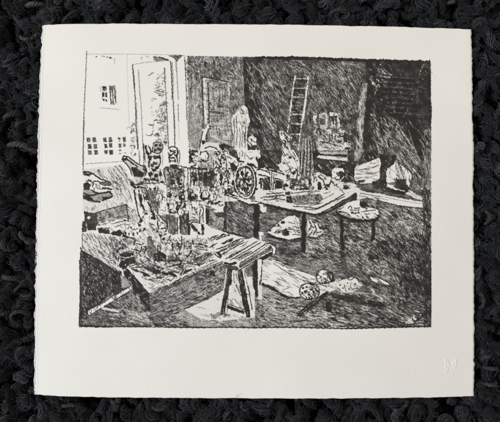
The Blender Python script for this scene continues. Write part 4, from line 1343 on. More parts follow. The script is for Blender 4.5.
B("384,150 410,176 440,192;400,120 460,100 500,86;420,140 480,120 500,124;460,150 500,140", 1.0, .9); H("420,110 500,80 500,180 450,180", .35, -28, 7, .5, .88)
B("140,210 180,226 240,232;180,240 230,246 280,268;120,240 170,236", .6, .8); H("120,240 270,250 230,290 100,300", .14, 15, 7, .4, .75)
F("150,296 196,280 210,292 160,320 130,326", .82); B("126,290 100,350 92,380;150,290 120,340", .9, .9); H("0,280 90,260 130,300 90,360 40,340", .35, 30, 6, .5, .85)
F("0,300 40,312 80,340 60,356 0,330", .82); F("16,290 66,300 60,310 20,304", .7)
B("0,370 40,380 90,372", .9, .9)
# ============ foreground: table front edge, papers, trestle, floor objects
tile(108, 245, .12)
F("0,0 130,0 330,0 500,0 500,417 330,417 160,185 100,190 70,200 0,165", .10)
H("0,0 110,0 70,160 0,160", .35, 55, 6, .5, .85); DB("20,60,14,20 40,130,12,16", .4)
F("0,165 60,195 110,215 130,290 200,330 90,417 0,417", .82); H("0,165 110,215 130,290 90,417 0,417", .4, 85, 6, .6, .95); H("0,180 110,220 110,300 60,417 0,417", .16, 80, 4, .5, .9, white=True)
# pot
F("100,80 150,62 210,66 222,90 224,150 180,160 160,190 120,205 94,190 96,150 110,130 100,110", .90)
W("102,98 150,106 214,94", 1.0, .97); W("108,126 140,124;140,170 150,160", 1.2, .9); DB("120,175,16,16", .75); W("110,160 130,156", .6, .8)
F("84,30 104,26 116,50 96,80 100,120 86,130 70,80", .06); B("70,70 96,30 120,30;90,90 84,140;60,90 76,150;110,20 130,40", 1.2, .92)
B("150,60 180,50 212,66", .8, .9)
# lampshade base and stuff
F("200,0 300,0 280,60 220,50 196,30", .03); B("212,40 250,46 270,60;280,10 270,60;296,10 320,20 300,60;330,20 300,70", 1.1, .92)
F("330,0 400,0 400,60 350,110 320,80", .55); H("330,0 400,0 400,60 340,110", .4, 70, 6, .5, .9)
DB("272,126,20,11 268,92,12,6", .9); B("226,90 250,110;240,80 230,120", .6, .6)
F("376,80 400,64 460,58 490,90 480,130 420,140 384,130", .88); H("376,80 490,70 480,130 384,130", .25, 60, 4, .5, .9, white=True); B("420,0 410,50 440,60;440,20 430,60", .9, .85)
# papers with dark folds
F("240,94 330,100 300,160 180,190 170,170 230,150", .05)
B("180,176 240,160 300,150;190,190 250,186 300,176;250,190 320,160;230,180 290,190", .8, .85)
F("190,196 240,200 262,220 240,230 212,214", .90)
F("300,96 360,126 400,150 456,190 430,196 380,180 340,200 300,205 330,160 340,140", .60)
F("320,190 380,180 440,215 440,240 380,236 330,214", .90); F("440,225 500,230 500,255 450,245", .9)
F("282,222 310,232 356,258 330,264 300,254", .9)
F("400,262 470,262 464,276 410,276", .88)
B("330,110 400,160 460,200;290,180 330,200;360,140 420,180 500,190;280,214 340,250;440,120 480,140;380,190 430,190", 1.0, .92)
W("386,186 430,206 470,216;300,210 350,230 400,250 500,262", 1.2, .95)
B("300,290 400,280;280,262 330,290 420,300;340,320 380,330;340,360 390,340;360,380 420,350", .5, .7)
H("250,280 500,290 420,380 330,380", .15, 10, 8, .4, .7)
# table edge: dark apron
F("140,186 160,190 200,240 270,310 330,400 330,417 300,417 190,330 130,270", .92)
F("108,250 140,280 180,330 150,350 110,330", .25); H("108,250 140,280 180,330 150,350 110,330", .5, 60, 4, .5, .9)
W("160,180 210,234 280,310 336,395", .9, .97)
F("330,417 420,370 500,330 500,417", .72); H("330,417 420,370 500,330 500,417", .45, -25, 7, .6, .9)
W("340,410 420,372 500,336", .9, .95); B("410,380 500,336", 1.0, .9)
tile(75, 260, .18)
F("36,0 110,0 250,70 262,130 140,240 90,270 75,300 30,330 28,60", .88)
H("36,0 110,0 250,70 262,130 140,240 90,270 28,300", .5, 84, 7, .7, .95); H("36,10 110,10 240,75 255,130 140,230 60,270 36,300", .16, 78, 2.2, .45, .85, white=True)
W("150,6 240,60", .9, .8); 
F("150,0 236,0 262,50 240,60", .15); H("150,0 236,0 262,50 240,60", .4, 50, 5, .5, .85)
F("72,282 130,256 250,184 330,132 342,146 260,196 140,268 84,304 70,300", .03); W("80,290 160,246 336,138", 1.3, .98)
B("84,306 140,272 260,200 340,150", .8, .9); H("76,284 130,262 130,290 90,310", .35, 60, 4, .5, .8)
F("138,262 180,264 244,282 240,292 150,276", .15); B("150,280 200,292 244,294", .9, .85)
H("262,90 330,140 264,176 250,130", .35, 60, 4, .5, .8, white=True); DB("258,32,14,12", .9); F("250,80 300,110 320,140 262,160 256,110", .35)
F("270,70 300,60 370,140 416,186 424,280 400,290 350,200 290,110", .92); W("300,50 360,120 412,180", .9, .97)
H("130,300 260,290 400,300 420,350 60,366", .4, 22, 7, .6, .95, white=True)
H("200,230 350,200 400,290 250,290", .35, 40, 6, .55, .95, white=True); H("200,200 350,180 410,290 250,270", .3, 60, 6, .6, .95)
H("330,280 420,290 440,360 330,360", .35, 50, 5, .55, .95, white=True)
F("20,358 210,366 210,374 20,372", .85, .3); B("24,0 28,180 22,366", .9, .9); DB("170,372,30,4 120,374,14,3", .9)
# table front panel
F("412,186 500,140 500,325 440,340 420,290", .64)
H("412,186 500,140 500,325 440,340 420,290", .5, -22, 8, .6, .95); H("412,190 500,146 500,325 440,340", .45, -24, 6, .5, .97, white=True); H("412,190 500,146 500,325 440,340", .3, 25, 6, .5, .9)
tile(165, 260, .18)
F("0,150 130,90 200,55 330,12 340,50 325,168 240,220 110,275 0,325", .64)
H("0,150 200,55 330,12 325,168 110,275 0,325", .5, -22, 10, .6, .95); H("0,160 200,65 330,20 325,168 110,275 0,325", .38, 20, 6, .5, .9)
H("0,170 200,75 325,30 325,165 110,270 0,320", .48, -24, 7, .5, .97, white=True); H("0,170 325,40 325,160 0,300", .2, 40, 4, .5, .97, white=True)
DB("240,80,40,18 190,110,26,14", .8); H("200,50 300,50 290,110 170,130", .35, -30, 5, .5, .95, white=True)
H("0,290 110,250 80,300 0,330", .4, -20, 7, .6, .95)
W("0,132 60,106 160,56 250,18 300,0", 1.5, .98); B("0,146 90,104 200,50 330,6", .8, .9); B("100,96 200,46 290,4", .6, .85)
W("0,140 120,84 310,2", .8, .95)
F("110,275 240,218 322,170 318,250 300,300 200,330 100,320", .10)
H("100,290 250,230 250,330 110,330", .12, 8, 8, .5, .6)
F("0,325 110,278 150,300 200,330 300,340 500,320 500,374 0,374", .36); H("0,320 100,300 160,374 0,374", .45, 30, 5, .6, .9); H("0,300 500,320 500,374 0,374", .4, -5, 6, .5, .95, white=True)
H("250,300 310,290 440,310 500,320 500,374 270,374", .35, 15, 6, .5, .85)
B("0,374 200,376 360,374 500,378", 1.0, .9, .2)
F("250,310 300,290 306,310 280,330", .5)
# trestle
F("346,52 376,64 342,310 306,304 318,230 336,140", .92); F("372,64 386,70 350,256 342,306 334,290", .06); W("376,70 358,180 346,250", .9, .97); B("352,180 346,256", .6, .85)
F("400,50 428,56 446,160 466,240 474,318 450,320 436,260 420,180 404,90", .92); F("432,54 446,62 470,180 494,300 478,312 460,220", .06); B("440,60 460,150 486,280", .8, .85); B("446,90 476,200", .5, .7)
F("345,250 440,284 440,300 344,268", .90); B("350,244 438,276", .7, .8)
H("376,80 400,80 430,200 430,270 360,250", .15, 60, 6, .5, .7)
F("486,10 500,10 500,170 490,150", .9)
B("386,110 410,170;390,130 420,200", .5, .7)
tile(218, 235, .12)
H("0,260 60,230 90,290 80,417 0,417", .4, 50, 5, .5, .9, white=True)
F("40,222 170,222 160,240 40,240", .05)
# trestle top planks
F("28,150 100,110 210,50 290,20 345,40 420,60 480,100 478,150 440,140 380,170 320,205 180,290 60,250 40,215", .08)
H("30,160 210,50 290,30 120,190", .42, -32, 9, .5, .85)
B("20,140 110,90 180,44;30,160 140,100 220,60;60,200 210,120 330,50;100,210 240,130 360,60;170,215 300,140 400,70;180,238 320,150 410,84;176,256 330,164 430,100;180,274 340,180 450,120;90,196 230,110;140,204 260,136;160,206 280,136", .75, .9)
F("176,246 330,156 440,96 450,112 330,178 180,268", .62); B("176,262 330,170 440,106", .9, .9)
W("170,224 300,150 400,90;176,286 330,196", 1.0, .97); W("182,252 320,172 420,114", .45, .8); B("180,292 320,208 460,140", .9, .9)
F("40,226 90,234 150,222 160,240 110,250 52,244", .92); F("44,248 150,258 180,290 160,300 60,280 40,262", .72)
F("400,70 430,70 480,100 480,160 456,156 456,112 420,90", .03); B("400,66 440,74 482,104 480,160;450,110 456,150;430,90 450,108", .9, .92)
F("356,190 400,166 440,150 456,160 400,200 376,210 360,225", .92)
F("340,0 366,0 366,44 342,40", .03); B("340,0 342,40;368,0 370,44", .7, .85)
# legs
F("80,280 120,285 112,417 66,417", .92); W("120,300 116,360", .7, .7); F("128,300 156,310 160,400 130,417", .12); B("130,310 136,400;150,320 160,380", .6, .7)
F("166,290 200,296 226,417 190,417", .92); F("200,290 216,296 244,417 228,417", .06)
F("216,284 320,212 330,230 322,350 310,417 244,417 246,350", .52); H("216,284 320,212 322,350 290,360 246,340", .45, 80, 7, .6, .9)
F("232,350 284,350 290,417 248,417", .06); F("286,250 326,222 324,360 318,417 296,417", .88)
F("330,206 372,206 364,300 350,417 332,417", .05); B("330,210 332,417;374,206 366,300 352,417", .9, .93); H("334,220 366,220 350,400 336,400", .14, 82, 6, .4, .7)
H("380,210 500,170 500,260 400,280", .28, 10, 6, .5, .7); B("400,250 440,240;420,280 470,264;410,220 470,200", .5, .6)
F("366,400 386,400 396,417 360,417", .9)
# floor cloth / sack with two balls
tile(255, 260, .18)
F("44,0 110,0 180,30 345,95 345,130 250,200 190,210 120,180 40,130 40,60", .03)
H("100,10 250,70 340,110 330,130 240,130", .22, 28, 9, .5, .75); B("100,16 180,70 260,110 340,130;110,10 220,50 350,92", .6, .75)
H("110,0 345,0 345,90 240,60", .5, 8, 8, .6, .85); F("200,20 340,10 350,80 300,76 240,50", .50); H("150,0 345,0 345,86 240,60", .4, 12, 8, .55, .9)
B("40,130 100,155 140,185 190,208 250,210", 1.5, .93, .2); F("40,128 100,150 140,182 190,206 180,214 130,194 90,166 40,140", .92)
B("150,166 190,154;110,120 160,150;30,60 24,140;40,0 30,90 20,130", .6, .75)
F("10,0 40,0 30,100 14,150", .05)
F("0,0 14,0 16,210 0,210", .9); 
DB("388,92,47,38", .93); DW("382,90,38,30", .06); H("350,60 420,60 420,126 350,126", .2, 60, 4, .5, .8); DB("420,92,14,26", .85); DB("368,96,6,8 384,110,8,5 378,80,6,4 398,100,6", .8)
DB("300,172,56,42", .93); DW("294,170,46,33", .08); DB("268,156,8,6 286,152,7,5 280,176,9,7 262,176,6,9 316,186,10,8 300,200,12,7 274,196,9,7 330,172,10,16 306,160,6 292,188,6", .88); H("300,140 350,150 350,205 300,205", .35, 60, 4, .5, .85)
B("324,132 344,122;430,110 460,140;356,140 430,148", .8, .85)
F("340,140 440,120 460,160 410,180 360,206 352,190", .05); B("360,136 430,150;370,160 410,176", .6, .6)
F("440,110 500,104 500,180 460,180 444,150", .10); DB("470,150,4 490,158,4 478,166,4 486,140,4 462,160,4", .9)
B("450,160 470,136 500,130;456,170 470,180 500,180", .8, .85)
# stick shapes
F("400,180 412,190 340,240 270,300 240,318 232,310 290,256", .72); B("412,184 350,230 280,286 240,318;400,180 330,224 250,300", 1.1, .9)
F("392,230 420,228 428,280 410,296 394,284", .90); F("404,190 450,184 500,200 500,226 440,210", .88)
# lit floor
H("20,170 130,200 240,300 200,370 20,370", .3, 25, 8, .5, .97, white=True); H("30,190 110,200 130,300 60,330", .6, 40, 6, .7, .97, white=True)
H("140,220 260,215 380,260 500,300 500,370 160,370", .5, 8, 9, .55, .97, white=True); H("150,215 500,220 500,370 260,370", .22, 6, 9, .6, .95)
F("0,210 30,300 40,370 0,370", .45); H("0,210 30,300 40,370 0,370", .5, 60, 6, .5, .9)
B("0,376 200,374 500,380", 1.1, .93, .2)
tile(345, 260, .18)
# horned skull / bone and small things
F("0,106 40,96 74,110 100,140 70,160 30,190 0,186", .08); DB("8,150,4 20,160,5 26,130,4 60,124,5", .85); B("20,150 24,186;40,110 60,120 74,116;30,150 60,140;0,190 30,194", 1.0, .9)
F("130,84 150,84 190,104 236,122 246,134 190,126 150,116", .06); B("130,84 140,106 190,124 240,132;136,82 190,100 246,128", .9, .92)
W("150,160 180,200 210,220;140,150 160,190", 1.2, .92)
F("120,220 220,236 270,250 200,268 130,250", .85); F("0,190 60,196 110,226 60,222 0,206", .82)
H("260,110 300,60 330,60 350,170 300,160", .5, 60, 7, .8, .95); F("320,60 380,40 372,150 340,166 316,110", .82); H("310,40 390,30 372,150 320,160", .3, 65, 6, .5, .95, white=True)
W("180,40 230,90 300,110;200,40 260,70 310,130;60,0 130,50;20,10 100,40 170,70", .7, .8)
DB("270,256,20,14", .45); W("230,270 290,310;240,290 270,320;260,240 290,262", .8, .85)
F("336,346 380,320 412,294 430,304 400,330 370,360 340,360", .05); B("412,294 432,306 390,340;376,322 392,340;336,360 380,356", .9, .92)
H("432,0 476,0 474,370 436,368", .9, 84, 7, .7, .95); H("418,0 450,0 450,370 424,368", .45, 70, 7, .6, .9)
B("474,0 476,200 474,370", 1.0, .93); B("0,380 200,374 474,368", 1.4, .93, .2)

# ============ second state: corrections and denser passages
tile(0, 0, 1)
# crowded middle: gowns, cabinet, clutter
H("168,170 184,168 184,186 170,190", .3, 84, 6, .5, .9)
H("190,168 213,168 213,186 190,188", .3, 88, 5, .5, .9)
H("205,150 225,150 225,172 205,168", .2, 80, 5, .45, .85)
H("145,190 163,188 163,206 150,210", .3, 72, 5, .5, .88)
H("160,216 186,214 186,234 168,234", .3, 80, 5, .6, .92)
B("188,168 188,200;199,170 199,186;207,168 207,190;214,168 214,188;226,158 228,186", .7, .9)
W("190,170 190,200;203,170 203,186;211,170 211,186", .6, .9)
F("192,172 197,172 197,184 193,185;203,172 206,172 206,186 203,186;209,171 213,171 213,188 210,188", .85)
F("170,176 174,175 175,184 171,185;177,177 180,177 180,186 178,186", .9)
# small figures on the table edge
DB("172,196,3,4 182,198,3,3 192,197,4,3.5 203,196,3,4 176,205,2.6,3 186,206,3,2.4", .85)
DW("173,195,1.2 183,197,1.3 193,195,1.6 204,194,1.2 177,204,1 187,205,1.2 198,190,2.4 168,190,2", .03)
B("168,190 174,188 180,192;186,190 194,189 200,193;168,200 178,202 190,201 204,201", .8, .93)
# white vessels and busts that stand clear of the dark
def bust(x, y, w, h):
    """a small pale figure: head, shoulders, a line of shadow down one side"""
    F("%.1f,%.1f %.1f,%.1f %.1f,%.1f %.1f,%.1f %.1f,%.1f %.1f,%.1f" % (x - w * .3, y - h * .25, x + w * .3, y - h * .25, x + w * .55, y + h * .1, x + w * .45, y + h * .5, x - w * .45, y + h * .5, x - w * .55, y + h * .1), .02)
    DW("%.1f,%.1f,%.2f,%.2f" % (x, y - h * .42, w * .3, h * .2), .02)
    B("%.1f,%.1f %.1f,%.1f %.1f,%.1f %.1f,%.1f %.1f,%.1f" % (x - w * .3, y - h * .42, x, y - h * .62, x + w * .32, y - h * .42, x + w * .2, y - h * .24, x - w * .22, y - h * .24), .55, .95)
    B("%.1f,%.1f %.1f,%.1f %.1f,%.1f" % (x + w * .3, y - h * .22, x + w * .58, y + h * .1, x + w * .45, y + h * .5), .8, .95)
    B("%.1f,%.1f %.1f,%.1f %.1f,%.1f" % (x - w * .3, y - h * .2, x - w * .58, y + h * .1, x - w * .45, y + h * .5), .5, .9)
    B("%.1f,%.1f %.1f,%.1f;%.1f,%.1f %.1f,%.1f" % (x - w * .1, y - h * .45, x + w * .12, y - h * .4, x, y - h * .1, x + w * .15, y + h * .3), .45, .9)
bust(196.5, 188, 7, 11); bust(205.5, 193, 6.5, 9.5); bust(173, 203, 7, 12); bust(189, 206, 6, 9); bust(159, 196, 6, 10)
bust(213, 196, 6, 9); bust(181, 211, 5.5, 8); bust(200, 209, 6, 8); bust(222, 190, 6, 9)
bust(187, 249, 6, 12); bust(176, 245, 5, 8)
# wheel spokes and rim
tile(198, 150, .12)
W("400,126 446,156 470,220 470,300 446,366 404,396 350,372 322,330 308,268 312,200 340,148 380,130 400,126", 1.0, .98)
B("404,118 454,150 482,216 484,302 458,374 408,406 344,382 312,334", 1.0, .94)
B("404,146 436,170 450,222 450,296 430,348 398,374 364,366 338,330 326,268 330,206 350,166 380,150 404,146", .8, .92)
B("388,258 398,152;388,258 444,210;388,258 446,310;388,258 398,370;388,258 342,330;388,258 330,240;388,258 352,172", .7, .9)
DB("388,258,12,16", .9); DB("366,200,9,16 412,190,9,16 426,258,8,16 414,322,10,18 368,326,9,18 350,268,8,14", .9)
# cushions/papers on the far bench, ragged
tile(345, 120, .18)
F("195,192 240,186 285,200 272,238 240,262 228,290 226,380 196,384 160,378 150,352 192,332 200,290 204,240", .84, .8)
F("300,345 340,350 360,380 340,402 300,388 270,372", .8, .6)
H("62,262 196,210 198,262 60,300", .2, -14, 9, .5, .8); H("60,300 196,262 190,330 150,350 60,345", .28, -4, 9, .5, .85)
W("70,290 190,262;66,322 186,300;80,268 180,232", .7, .95)
F("150,346 176,336 196,346 190,366 160,372", .82, .6); B("52,272 48,312 58,346;110,240 150,222 198,204;58,346 90,356 150,352", .7, .9)
H("280,225 330,262 330,330 282,320", .25, 84, 7, .5, .8); H("330,262 366,296 360,340 330,330", .2, 84, 6, .5, .85)
H("258,318 340,328 340,368 290,362", .5, 70, 4, .6, .92); B("240,268 270,240 278,218 300,238 330,260 368,294 372,332 358,374", .8, .92)
W("232,360 290,384 330,396;246,300 244,346", 1.0, .95)
H("205,200 275,205 232,300 225,375 205,370", .14, 70, 4, .45, .85, white=True)
# shelf below the post, and the hanging cloth that fans out
tile(255, 120, .18)
B("262,100 256,180 246,290;276,104 272,190 262,300;290,104 290,200 284,310;304,104 308,200 306,310;316,104 326,190 330,290;328,110 342,190 350,280", .7, .92)
W("268,104 264,190 254,296;283,104 281,196 273,306;297,104 299,200 295,310;310,104 317,196 318,300", .6, .92)
B("330,140 350,180 400,194 500,196", 1.1, .94); W("345,204 400,214 500,218", 1.5, .96)
H("330,60 500,60 500,180 360,180", .2, 30, 5, .5, .85); W("400,60 412,100;420,66 424,110;450,80 470,70 492,84;380,140 420,150 470,150;340,120 370,160", .9, .93)
tile(0, 0, 1)
# steps climbing into the dark, upper right
for k in range(8):
    x0, y0 = 374 + k * 2.2, 76 + k * 5.2
    W("%.1f,%.1f %.1f,%.1f %.1f,%.1f" % (x0, y0, x0 + 18, y0 + .8, 416 - k * .6, y0 + 2.2), .5, .62)
    B("%.1f,%.1f %.1f,%.1f" % (x0, y0 + 2, 416, y0 + 4.2), 1.3, .97)
for k in range(5):
    W("%.1f,%.1f %.1f,%.1f" % (388 + k * 9, 116 + k * 3, 402 + k * 8, 150 + k * 4), .6, .8)
B("398,114 424,150;402,114 428,148;406,114 430,142", 1.6, .97); B("374,104 398,118;378,112 396,126", 1.2, .95)
H("186,58 200,58 204,80 186,80", .3, 75, 5, .5, .9)
# folds of the tall pale figure
tile(198, 100, .12)
B("300,150 304,240 298,330 302,400;322,140 318,200 326,280 320,380;344,230 352,300 346,400;366,220 370,300 366,400;394,230 396,320 390,400", .5, .8)
B("346,92 356,84 372,84 380,96 376,112 360,114 348,104", .5, .85); DB("358,96,3,3 370,97,3,3", .8)
H("290,130 330,110 330,400 290,400", .22, 84, 6, .45, .8); H("392,150 414,150 412,400 388,400", .25, 84, 6, .45, .8)
tile(0, 0, 1)
for k in range(60):
    y_ = rng.uniform(72, 140); x_ = 166 - abs(rng.normal(0, 6)) - max(0, (y_ - 112) * .12)
    B("%.1f,%.1f %.1f,%.1f %.1f,%.1f" % (x_, y_, x_ + rng.normal(0, 1.2), y_ + rng.normal(0, 1), x_ + rng.normal(0, 1.8), y_ + rng.normal(0, 1.6)), .45, rng.uniform(.4, .85))
# grey passages over the paper-strewn table
H("108,236 150,240 150,262 128,268 118,262", .22, 55, 5, .5, .85)
H("150,240 215,236 214,256 160,262", .16, 70, 4, .5, .85)
H("128,262 215,252 180,272 150,284", .24, 22, 5, .55, .88)
H("150,270 215,252 190,272 158,290", .2, -28, 6, .5, .85)
H("84,233 128,238 130,258 118,262 84,248", .22, 58, 6, .5, .8)
H("96,238 128,242 124,262 108,258", .2, 35, 5, .5, .8)
W("160,268 182,262 204,254;150,262 166,268 178,270;170,252 190,250 206,244;140,270 156,276 172,276", .8, .96)
squiggle_defer = [(30, "118,235 215,232 210,270 140,285", .7, .9, False, 1.5), (40, "118,235 215,232 210,270 140,285", .8, .96, True, 1.7)]
# wedge-shaped near table leg: scumbled, not solid
H("120,268 134,272 150,298 150,316 138,304 124,282", .3, 52, 5, .5, .92, white=True)
H("120,268 134,272 150,298 150,316 138,304 124,282", .3, 58, 6, .6, .95)
# legs: scratched
H("301,213 307,213 307,252 301,252", .3, 87, 6, .45, .9, white=True)
H("339,220 345,220 345,252 339,252", .3, 86, 6, .45, .9, white=True)
H("371,220 376,220 376,242 371,242", .3, 86, 6, .45, .9, white=True)
H("221,266 233,272 226,316 220,316", .16, 102, 6, .4, .9, white=True); H("236,270 243,270 251,318 246,318", .16, 78, 6, .4, .9, white=True)
H("258,206 303,214 300,220 262,214", .25, 14, 5, .45, .9, white=True); H("262,234 300,240 300,244 268,242", .2, 12, 5, .4, .9, white=True)
H("318,214 346,200 346,206 322,218", .3, -28, 5, .45, .9, white=True)
H("338,218 378,222 376,226 344,224", .3, 5, 5, .45, .9, white=True)
# skull-like scraps
F("338,281 346,278 354,277.5 358,281 361,285 356,290 350,293 342,293 336,289", .06)
B("338,281 346,278 350,280 355,277.6 359,282 362,285;344,284 346,292;350,283 352,289 358,288;337,288 344,293 352,293", .65, .92)
DB("340,285,.9 343,288,.8 347.5,283,.8 355,284,.9 349,289,.8", .88)
# tool lower right, spoon, small white
F("368.5,275.4 374,276.6 381,281 389,283.5 388,285 379,283.4 372,280.6", .03); B("368.6,275 372,281 380,284.4 389,285.6", .8, .95)
F("405.5,321.5 412,317 418.5,313 422,315 416,320 411,324.4 406,324.4", .03); B("418.5,313 422.2,315.2 415,321;412,318 414.6,321;405.5,324.8 413,323.6", .8, .93)
# big soft masses of shade on the right of the floor
H("404,236 430,228 430,300 398,296", .4, 64, 9, .8, .97); H("366,236 394,238 392,258 368,258", .35, 48, 6, .7, .95)
H("392,268 430,262 430,296 400,290", .45, 70, 7, .85, .97)
H("330,300 400,300 400,322 330,322", .25, 12, 8, .75, .95)
H("255,215 300,222 300,236 262,232", .3, 15, 7, .6, .92)
H("150,316 175,316 190,327 150,327", .5, 20, 6, .6, .92); B("80,326.6 160,327 260,327.4", .8, .93)
# shutter slats
tile(165, 45, .18)
for k in range(24):
    yy = 206 + k * 9
    B("%d,%d %d,%d" % (238 + k // 3, yy, 350 + k // 2, yy + 12), .45, rng.uniform(.35, .85))
B("268,212 276,417;300,216 306,417;318,216 326,417", .5, .7)
tile(0, 0, 1)
# ============ handling: more stroke variety over everything
tile(0, 0, 1)
H("318,215 431,207 431,320 372,290 330,262", .28, 40, 8, .75, .97)
H("385,235 431,225 431,320 390,300", .4, 62, 8, .8, .97); H("395,300 431,290 431,326 380,326", .35, 35, 8, .7, .97)
H("262,95 300,110 300,160 262,150", .35, 60, 8, .6, .97)
H("300,68 364,72 352,150 318,110", .22, 60, 8, .6, .97)
H("246,60 431,66 431,150 246,150", .035, 58, 4, .4, .9, white=True)
H("80,250 110,270 125,292 120,325 80,325", .12, 85, 4, .5, .9)
H("364,114 395,120 424,168 424,196 400,185 380,160 364,152", .2, 58, 9, .6, .97)
def squiggle(n, poly, w, p, white, size):
    P = pts(poly)
    lo, hi = P.min(0), P.max(0)
    k = 0
    while k < n:
        x, y = rng.uniform(lo[0], hi[0]), rng.uniform(lo[1], hi[1])
        jx, jy = int((x - OX) * K), int((y - OY) * K)
        k += 1
        q = [(x, y)]
        a = rng.uniform(0, 6.28)
        for _ in range(3):
            a += rng.normal(0, 1.1)
            q.append((q[-1][0] + size * np.cos(a), q[-1][1] + size * np.sin(a)))
        _line(' '.join('%.2f,%.2f' % v for v in q), w * rng.uniform(.6, 1.3), p * rng.uniform(.7, 1), white, .1)
squiggle(80, "143,165 215,165 215,215 143,215", .75, .93, False, 1.5)
squiggle(45, "200,150 250,150 250,200 200,200", .7, .9, False, 1.3)
squiggle(80, "143,160 250,160 250,210 143,210", .8, .95, True, 1.5)
squiggle(40, "150,215 215,215 215,270 150,270", .65, .88, False, 1.6)
squiggle(40, "100,210 165,210 165,262 100,262", .6, .8, False, 1.6)
squiggle(60, "285,165 340,165 340,195 285,195", .6, .88, False, 1.3)
squiggle(40, "285,165 340,165 340,195 285,195", .7, .95, True, 1.3)
for _a in squiggle_defer:
    squiggle(*_a)
squiggle(30, "318,112 350,112 350,150 318,150", .6, .9, False, 1.2)
squiggle(24, "318,112 350,112 350,150 318,150", .6, .95, True, 1.2)
H("90,262 250,262 250,300 110,300", .02, 30, 4, .5, .8)

# a last fine pass with a sharper crayon: mid greys over the near table, thin lines through the darks
H("84,196 150,190 165,236 215,240 214,258 160,280 130,262 84,236", .14, 58, 6, .32, .7)
H("110,238 215,238 200,262 150,284", .16, 30, 5, .32, .75); H("150,240 215,238 190,268 160,280", .14, -30, 5, .32, .75)
H("140,168 232,168 232,206 140,214", .12, 82, 4, .32, .8)
H("190,58 431,62 431,160 260,170 230,110 190,110", .10, 50, 8, .32, .95); H("246,62 366,66 352,150 262,150", .10, 62, 8, .30, .9, white=True)
H("262,240 345,220 431,215 431,325 262,325", .12, 22, 9, .32, .95); H("290,240 345,220 420,215 420,320 300,318", .12, 34, 9, .32, .95, white=True)
H("120,296 225,270 222,290 165,318 120,322", .12, -22, 8, .3, .95, white=True)
H("255,296 300,304 330,320 258,324", .14, 18, 9, .4, .95, white=True)

# accents struck last: legs, rims, table edges
tile(318, 200, .12)
B("196,165 202,240 200,320 206,417", 2.6, .95, .2); B("460,168 462,240 460,330", 2.3, .95, .2)
B("150,100 200,142 300,168 400,176 480,164 498,140", 1.8, .95); W("172,106 230,130 310,150 400,157 480,148", .7, .97)
W("190,72 240,30 300,10 346,4;300,120 380,130 470,110;240,100 270,120", .9, .97)
tile(255, 190, .18)
B("270,132 271,240 268,345", 2.8, .95, .2); B("14,86 14,200 12,256", 2.2, .93)
B("60,84 160,108 258,128;350,142 430,110 500,66", 1.6, .93); W("58,70 180,96 290,120 345,126 420,92 498,44", 1.1, .98)
W("330,250 400,300 470,330;300,290 380,330;360,260 440,290;400,150 450,200", .6, .85)
tile(0, 0, 1)
H("80,250 110,270 125,292 118,312 82,322", .16, 55, 4, .4, .9, white=True)
H("262,285 300,303 330,306 320,322 258,322", .16, 10, 9, .5, .96, white=True)
H("368,64 431,66 431,110 380,110", .5, 40, 7, .6, .97); H("400,110 431,110 431,150 424,150", .5, 58, 7, .7, .97)
DW("329,178.5,2.2,2", .03)

tile(0, 0, 1)
# the two balls on the floor sack
DW("324.6,276.4,8.6,7.1 309.2,291.2,10,7.9", .03)
B("317.5,272 322,269.4 328,269.8 332.5,273.5 333.2,278 330,282 324,283.6 318,281.5 316,277 317.5,272", .75, .95)
H("325,270 333,274 333,279 328,283 320,283 327,279", .75, 62, 4, .6, .95); H("317,271 333,271 333,283 317,283", .3, 30, 3, .45, .85)
DB("320.5,277,.9,1.1 323.6,274,.9,.8 325,278.6,1.2,.8 321.5,280.4,.8", .85)
B("299.5,290 302,285.4 309,283.2 316,285.4 319.2,290 318,295.6 312,299.2 305,298.8 300.4,295.4 299.5,290", .85, .95)
H("309,284 318,287 319,293 314,298 304,298.5 312,293", .5, 60, 4, .5, .95); H("300,284 319,284 319,299 300,299", .3, 35, 3, .45, .85)
DB("303,288,1.2,1 306.6,287,1.2,.9 305.4,291.4,1.5,1.2 302.4,293,.9,1.2 310.8,289.6,1.3,1 309,294.6,1.6,1 313.6,292,1.2,1.3", .9)
H("326,269 333,272 334,279 329,284 322,284 330,277", .5, 55, 4, .7, .97); H("312,283 319,287 320,294 313,299 306,299 315,292", .5, 55, 4, .7, .97)
# dark stick and its shadow in front of the sack
H("326,291 329,293 318,304 303,316 296,318 298,312 312,302", .8, 140, 6, .7, .95)
B("328,292 314,304 299,316;326,292 312,302 298,314", 1.1, .92)
H("328,294 345,293 370,304 382,304 384,309 350,304 332,300", .75, 14, 7, .7, .95)
B("330,294 344,296 360,302 382,306", 1.1, .9); F("326,302 330,301 332,310 329,313 326,311", .88)
# ---------------------------------------------------------------- the ink layer, lying on the sheet
LV = ink_cells()
LV[0] = LV[-1] = 0; LV[:, 0] = 0; LV[:, -1] = 0
on = LV > .015
cell = on[:-1, :-1] | on[1:, :-1] | on[:-1, 1:] | on[1:, 1:]
used = np.zeros(LV.shape, bool)
for dy_ in (0, 1):
    for dx_ in (0, 1):
        used[dy_:NY - 1 + dy_, dx_:NX - 1 + dx_] |= cell
vid = np.cumsum(used.ravel()).reshape(used.shape) - 1
vy, vx = np.nonzero(used)
gp = np.stack([OX + (vx + .5) / K, OY + (vy + .5) / K], 1)
cy_, cx_ = np.nonzero(cell)
quads = np.stack([vid[cy_ + 1, cx_], vid[cy_ + 1, cx_ + 1], vid[cy_, cx_ + 1], vid[cy_, cx_]], 1)
ink = mesh_obj('ink_drawing', np.c_[plane(gp), lift(gp[:, 0], gp[:, 1]) + .00006], quads, M_ink, prt)
at = ink.data.attributes.new('coverage', 'FLOAT', 'POINT')
at.data.foreach_set('value', LV[vy, vx].astype(np.float32))

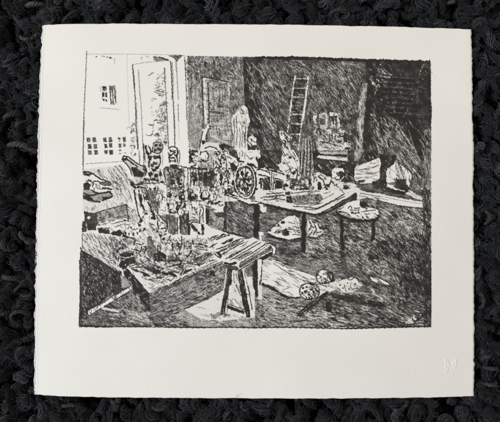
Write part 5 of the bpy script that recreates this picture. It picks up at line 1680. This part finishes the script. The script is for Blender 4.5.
# ---------------------------------------------------------------- the blind-embossed chop mark
def ridge(VV, FF, P, wdt, hgt):
    """a low rounded ridge pressed up out of the sheet along P (grid units)"""
    P = np.array(P, float)
    t = np.linspace(0, 1, 14)[:, None]
    seg = np.concatenate([P[i] * (1 - t) + P[i + 1] * t for i in range(len(P) - 1)])
    keep = np.r_[True, np.hypot(*np.diff(seg, axis=0).T) > 1e-6]; seg = seg[keep]
    d = np.gradient(seg, axis=0); d /= np.linalg.norm(d, axis=1)[:, None]
    nrm = np.stack([-d[:, 1], d[:, 0]], 1)
    sec = np.linspace(-1, 1, 9)
    base = sum(len(v) for v in VV)
    m_ = len(seg)
    u = np.linspace(0, 1, m_)
    taper = np.clip(np.minimum(u, 1 - u) * 8, .12, 1)
    pts_ = seg[:, None] + nrm[:, None] * sec[None, :, None] * wdt * .5
    xy = plane(pts_.reshape(-1, 2))
    zz = lift(pts_[..., 0], pts_[..., 1]) + hgt * (np.cos(sec * math.pi / 2) ** 1.2)[None] * taper[:, None] - .00002
    VV.append(np.c_[xy, zz.ravel()])
    i = np.arange(m_ - 1)[:, None] * 9; j = np.arange(8)[None]
    FF.append(np.stack([i + j, i + 9 + j, i + 10 + j, i + 1 + j], -1).reshape(-1, 4) + base)
VV, FF = [], []
HG = .00032
for P in ([(445.6, 358.2), (445.6, 368.6)], [(445.8, 358.4), (451.0, 366.4)], [(451.0, 366.4), (456.2, 358.4)], [(456.2, 358.4), (456.2, 366.8)],
          [(446.8, 362.6), (449.8, 367.2)], [(455.2, 362.8), (452.2, 367.2)], [(446.6, 366.4), (448.2, 368.8)], [(455.4, 366.2), (453.8, 368.6)]):
    ridge(VV, FF, P, 1.5, HG)
for P in ([(449.6, 371.2), (447.2, 370.6), (445.6, 371.8), (446.8, 373.4), (449.4, 374.2), (450.2, 375.8), (448.4, 377.4), (445.8, 376.6)],
          [(452.4, 370.8), (452.4, 377.0)], [(446, 369.4), (449, 369.2)]):
    ridge(VV, FF, P, 1.2, HG * .85)
mk = mesh_obj('embossed_mark', np.concatenate(VV), np.concatenate(FF), M_paper, prt, True)
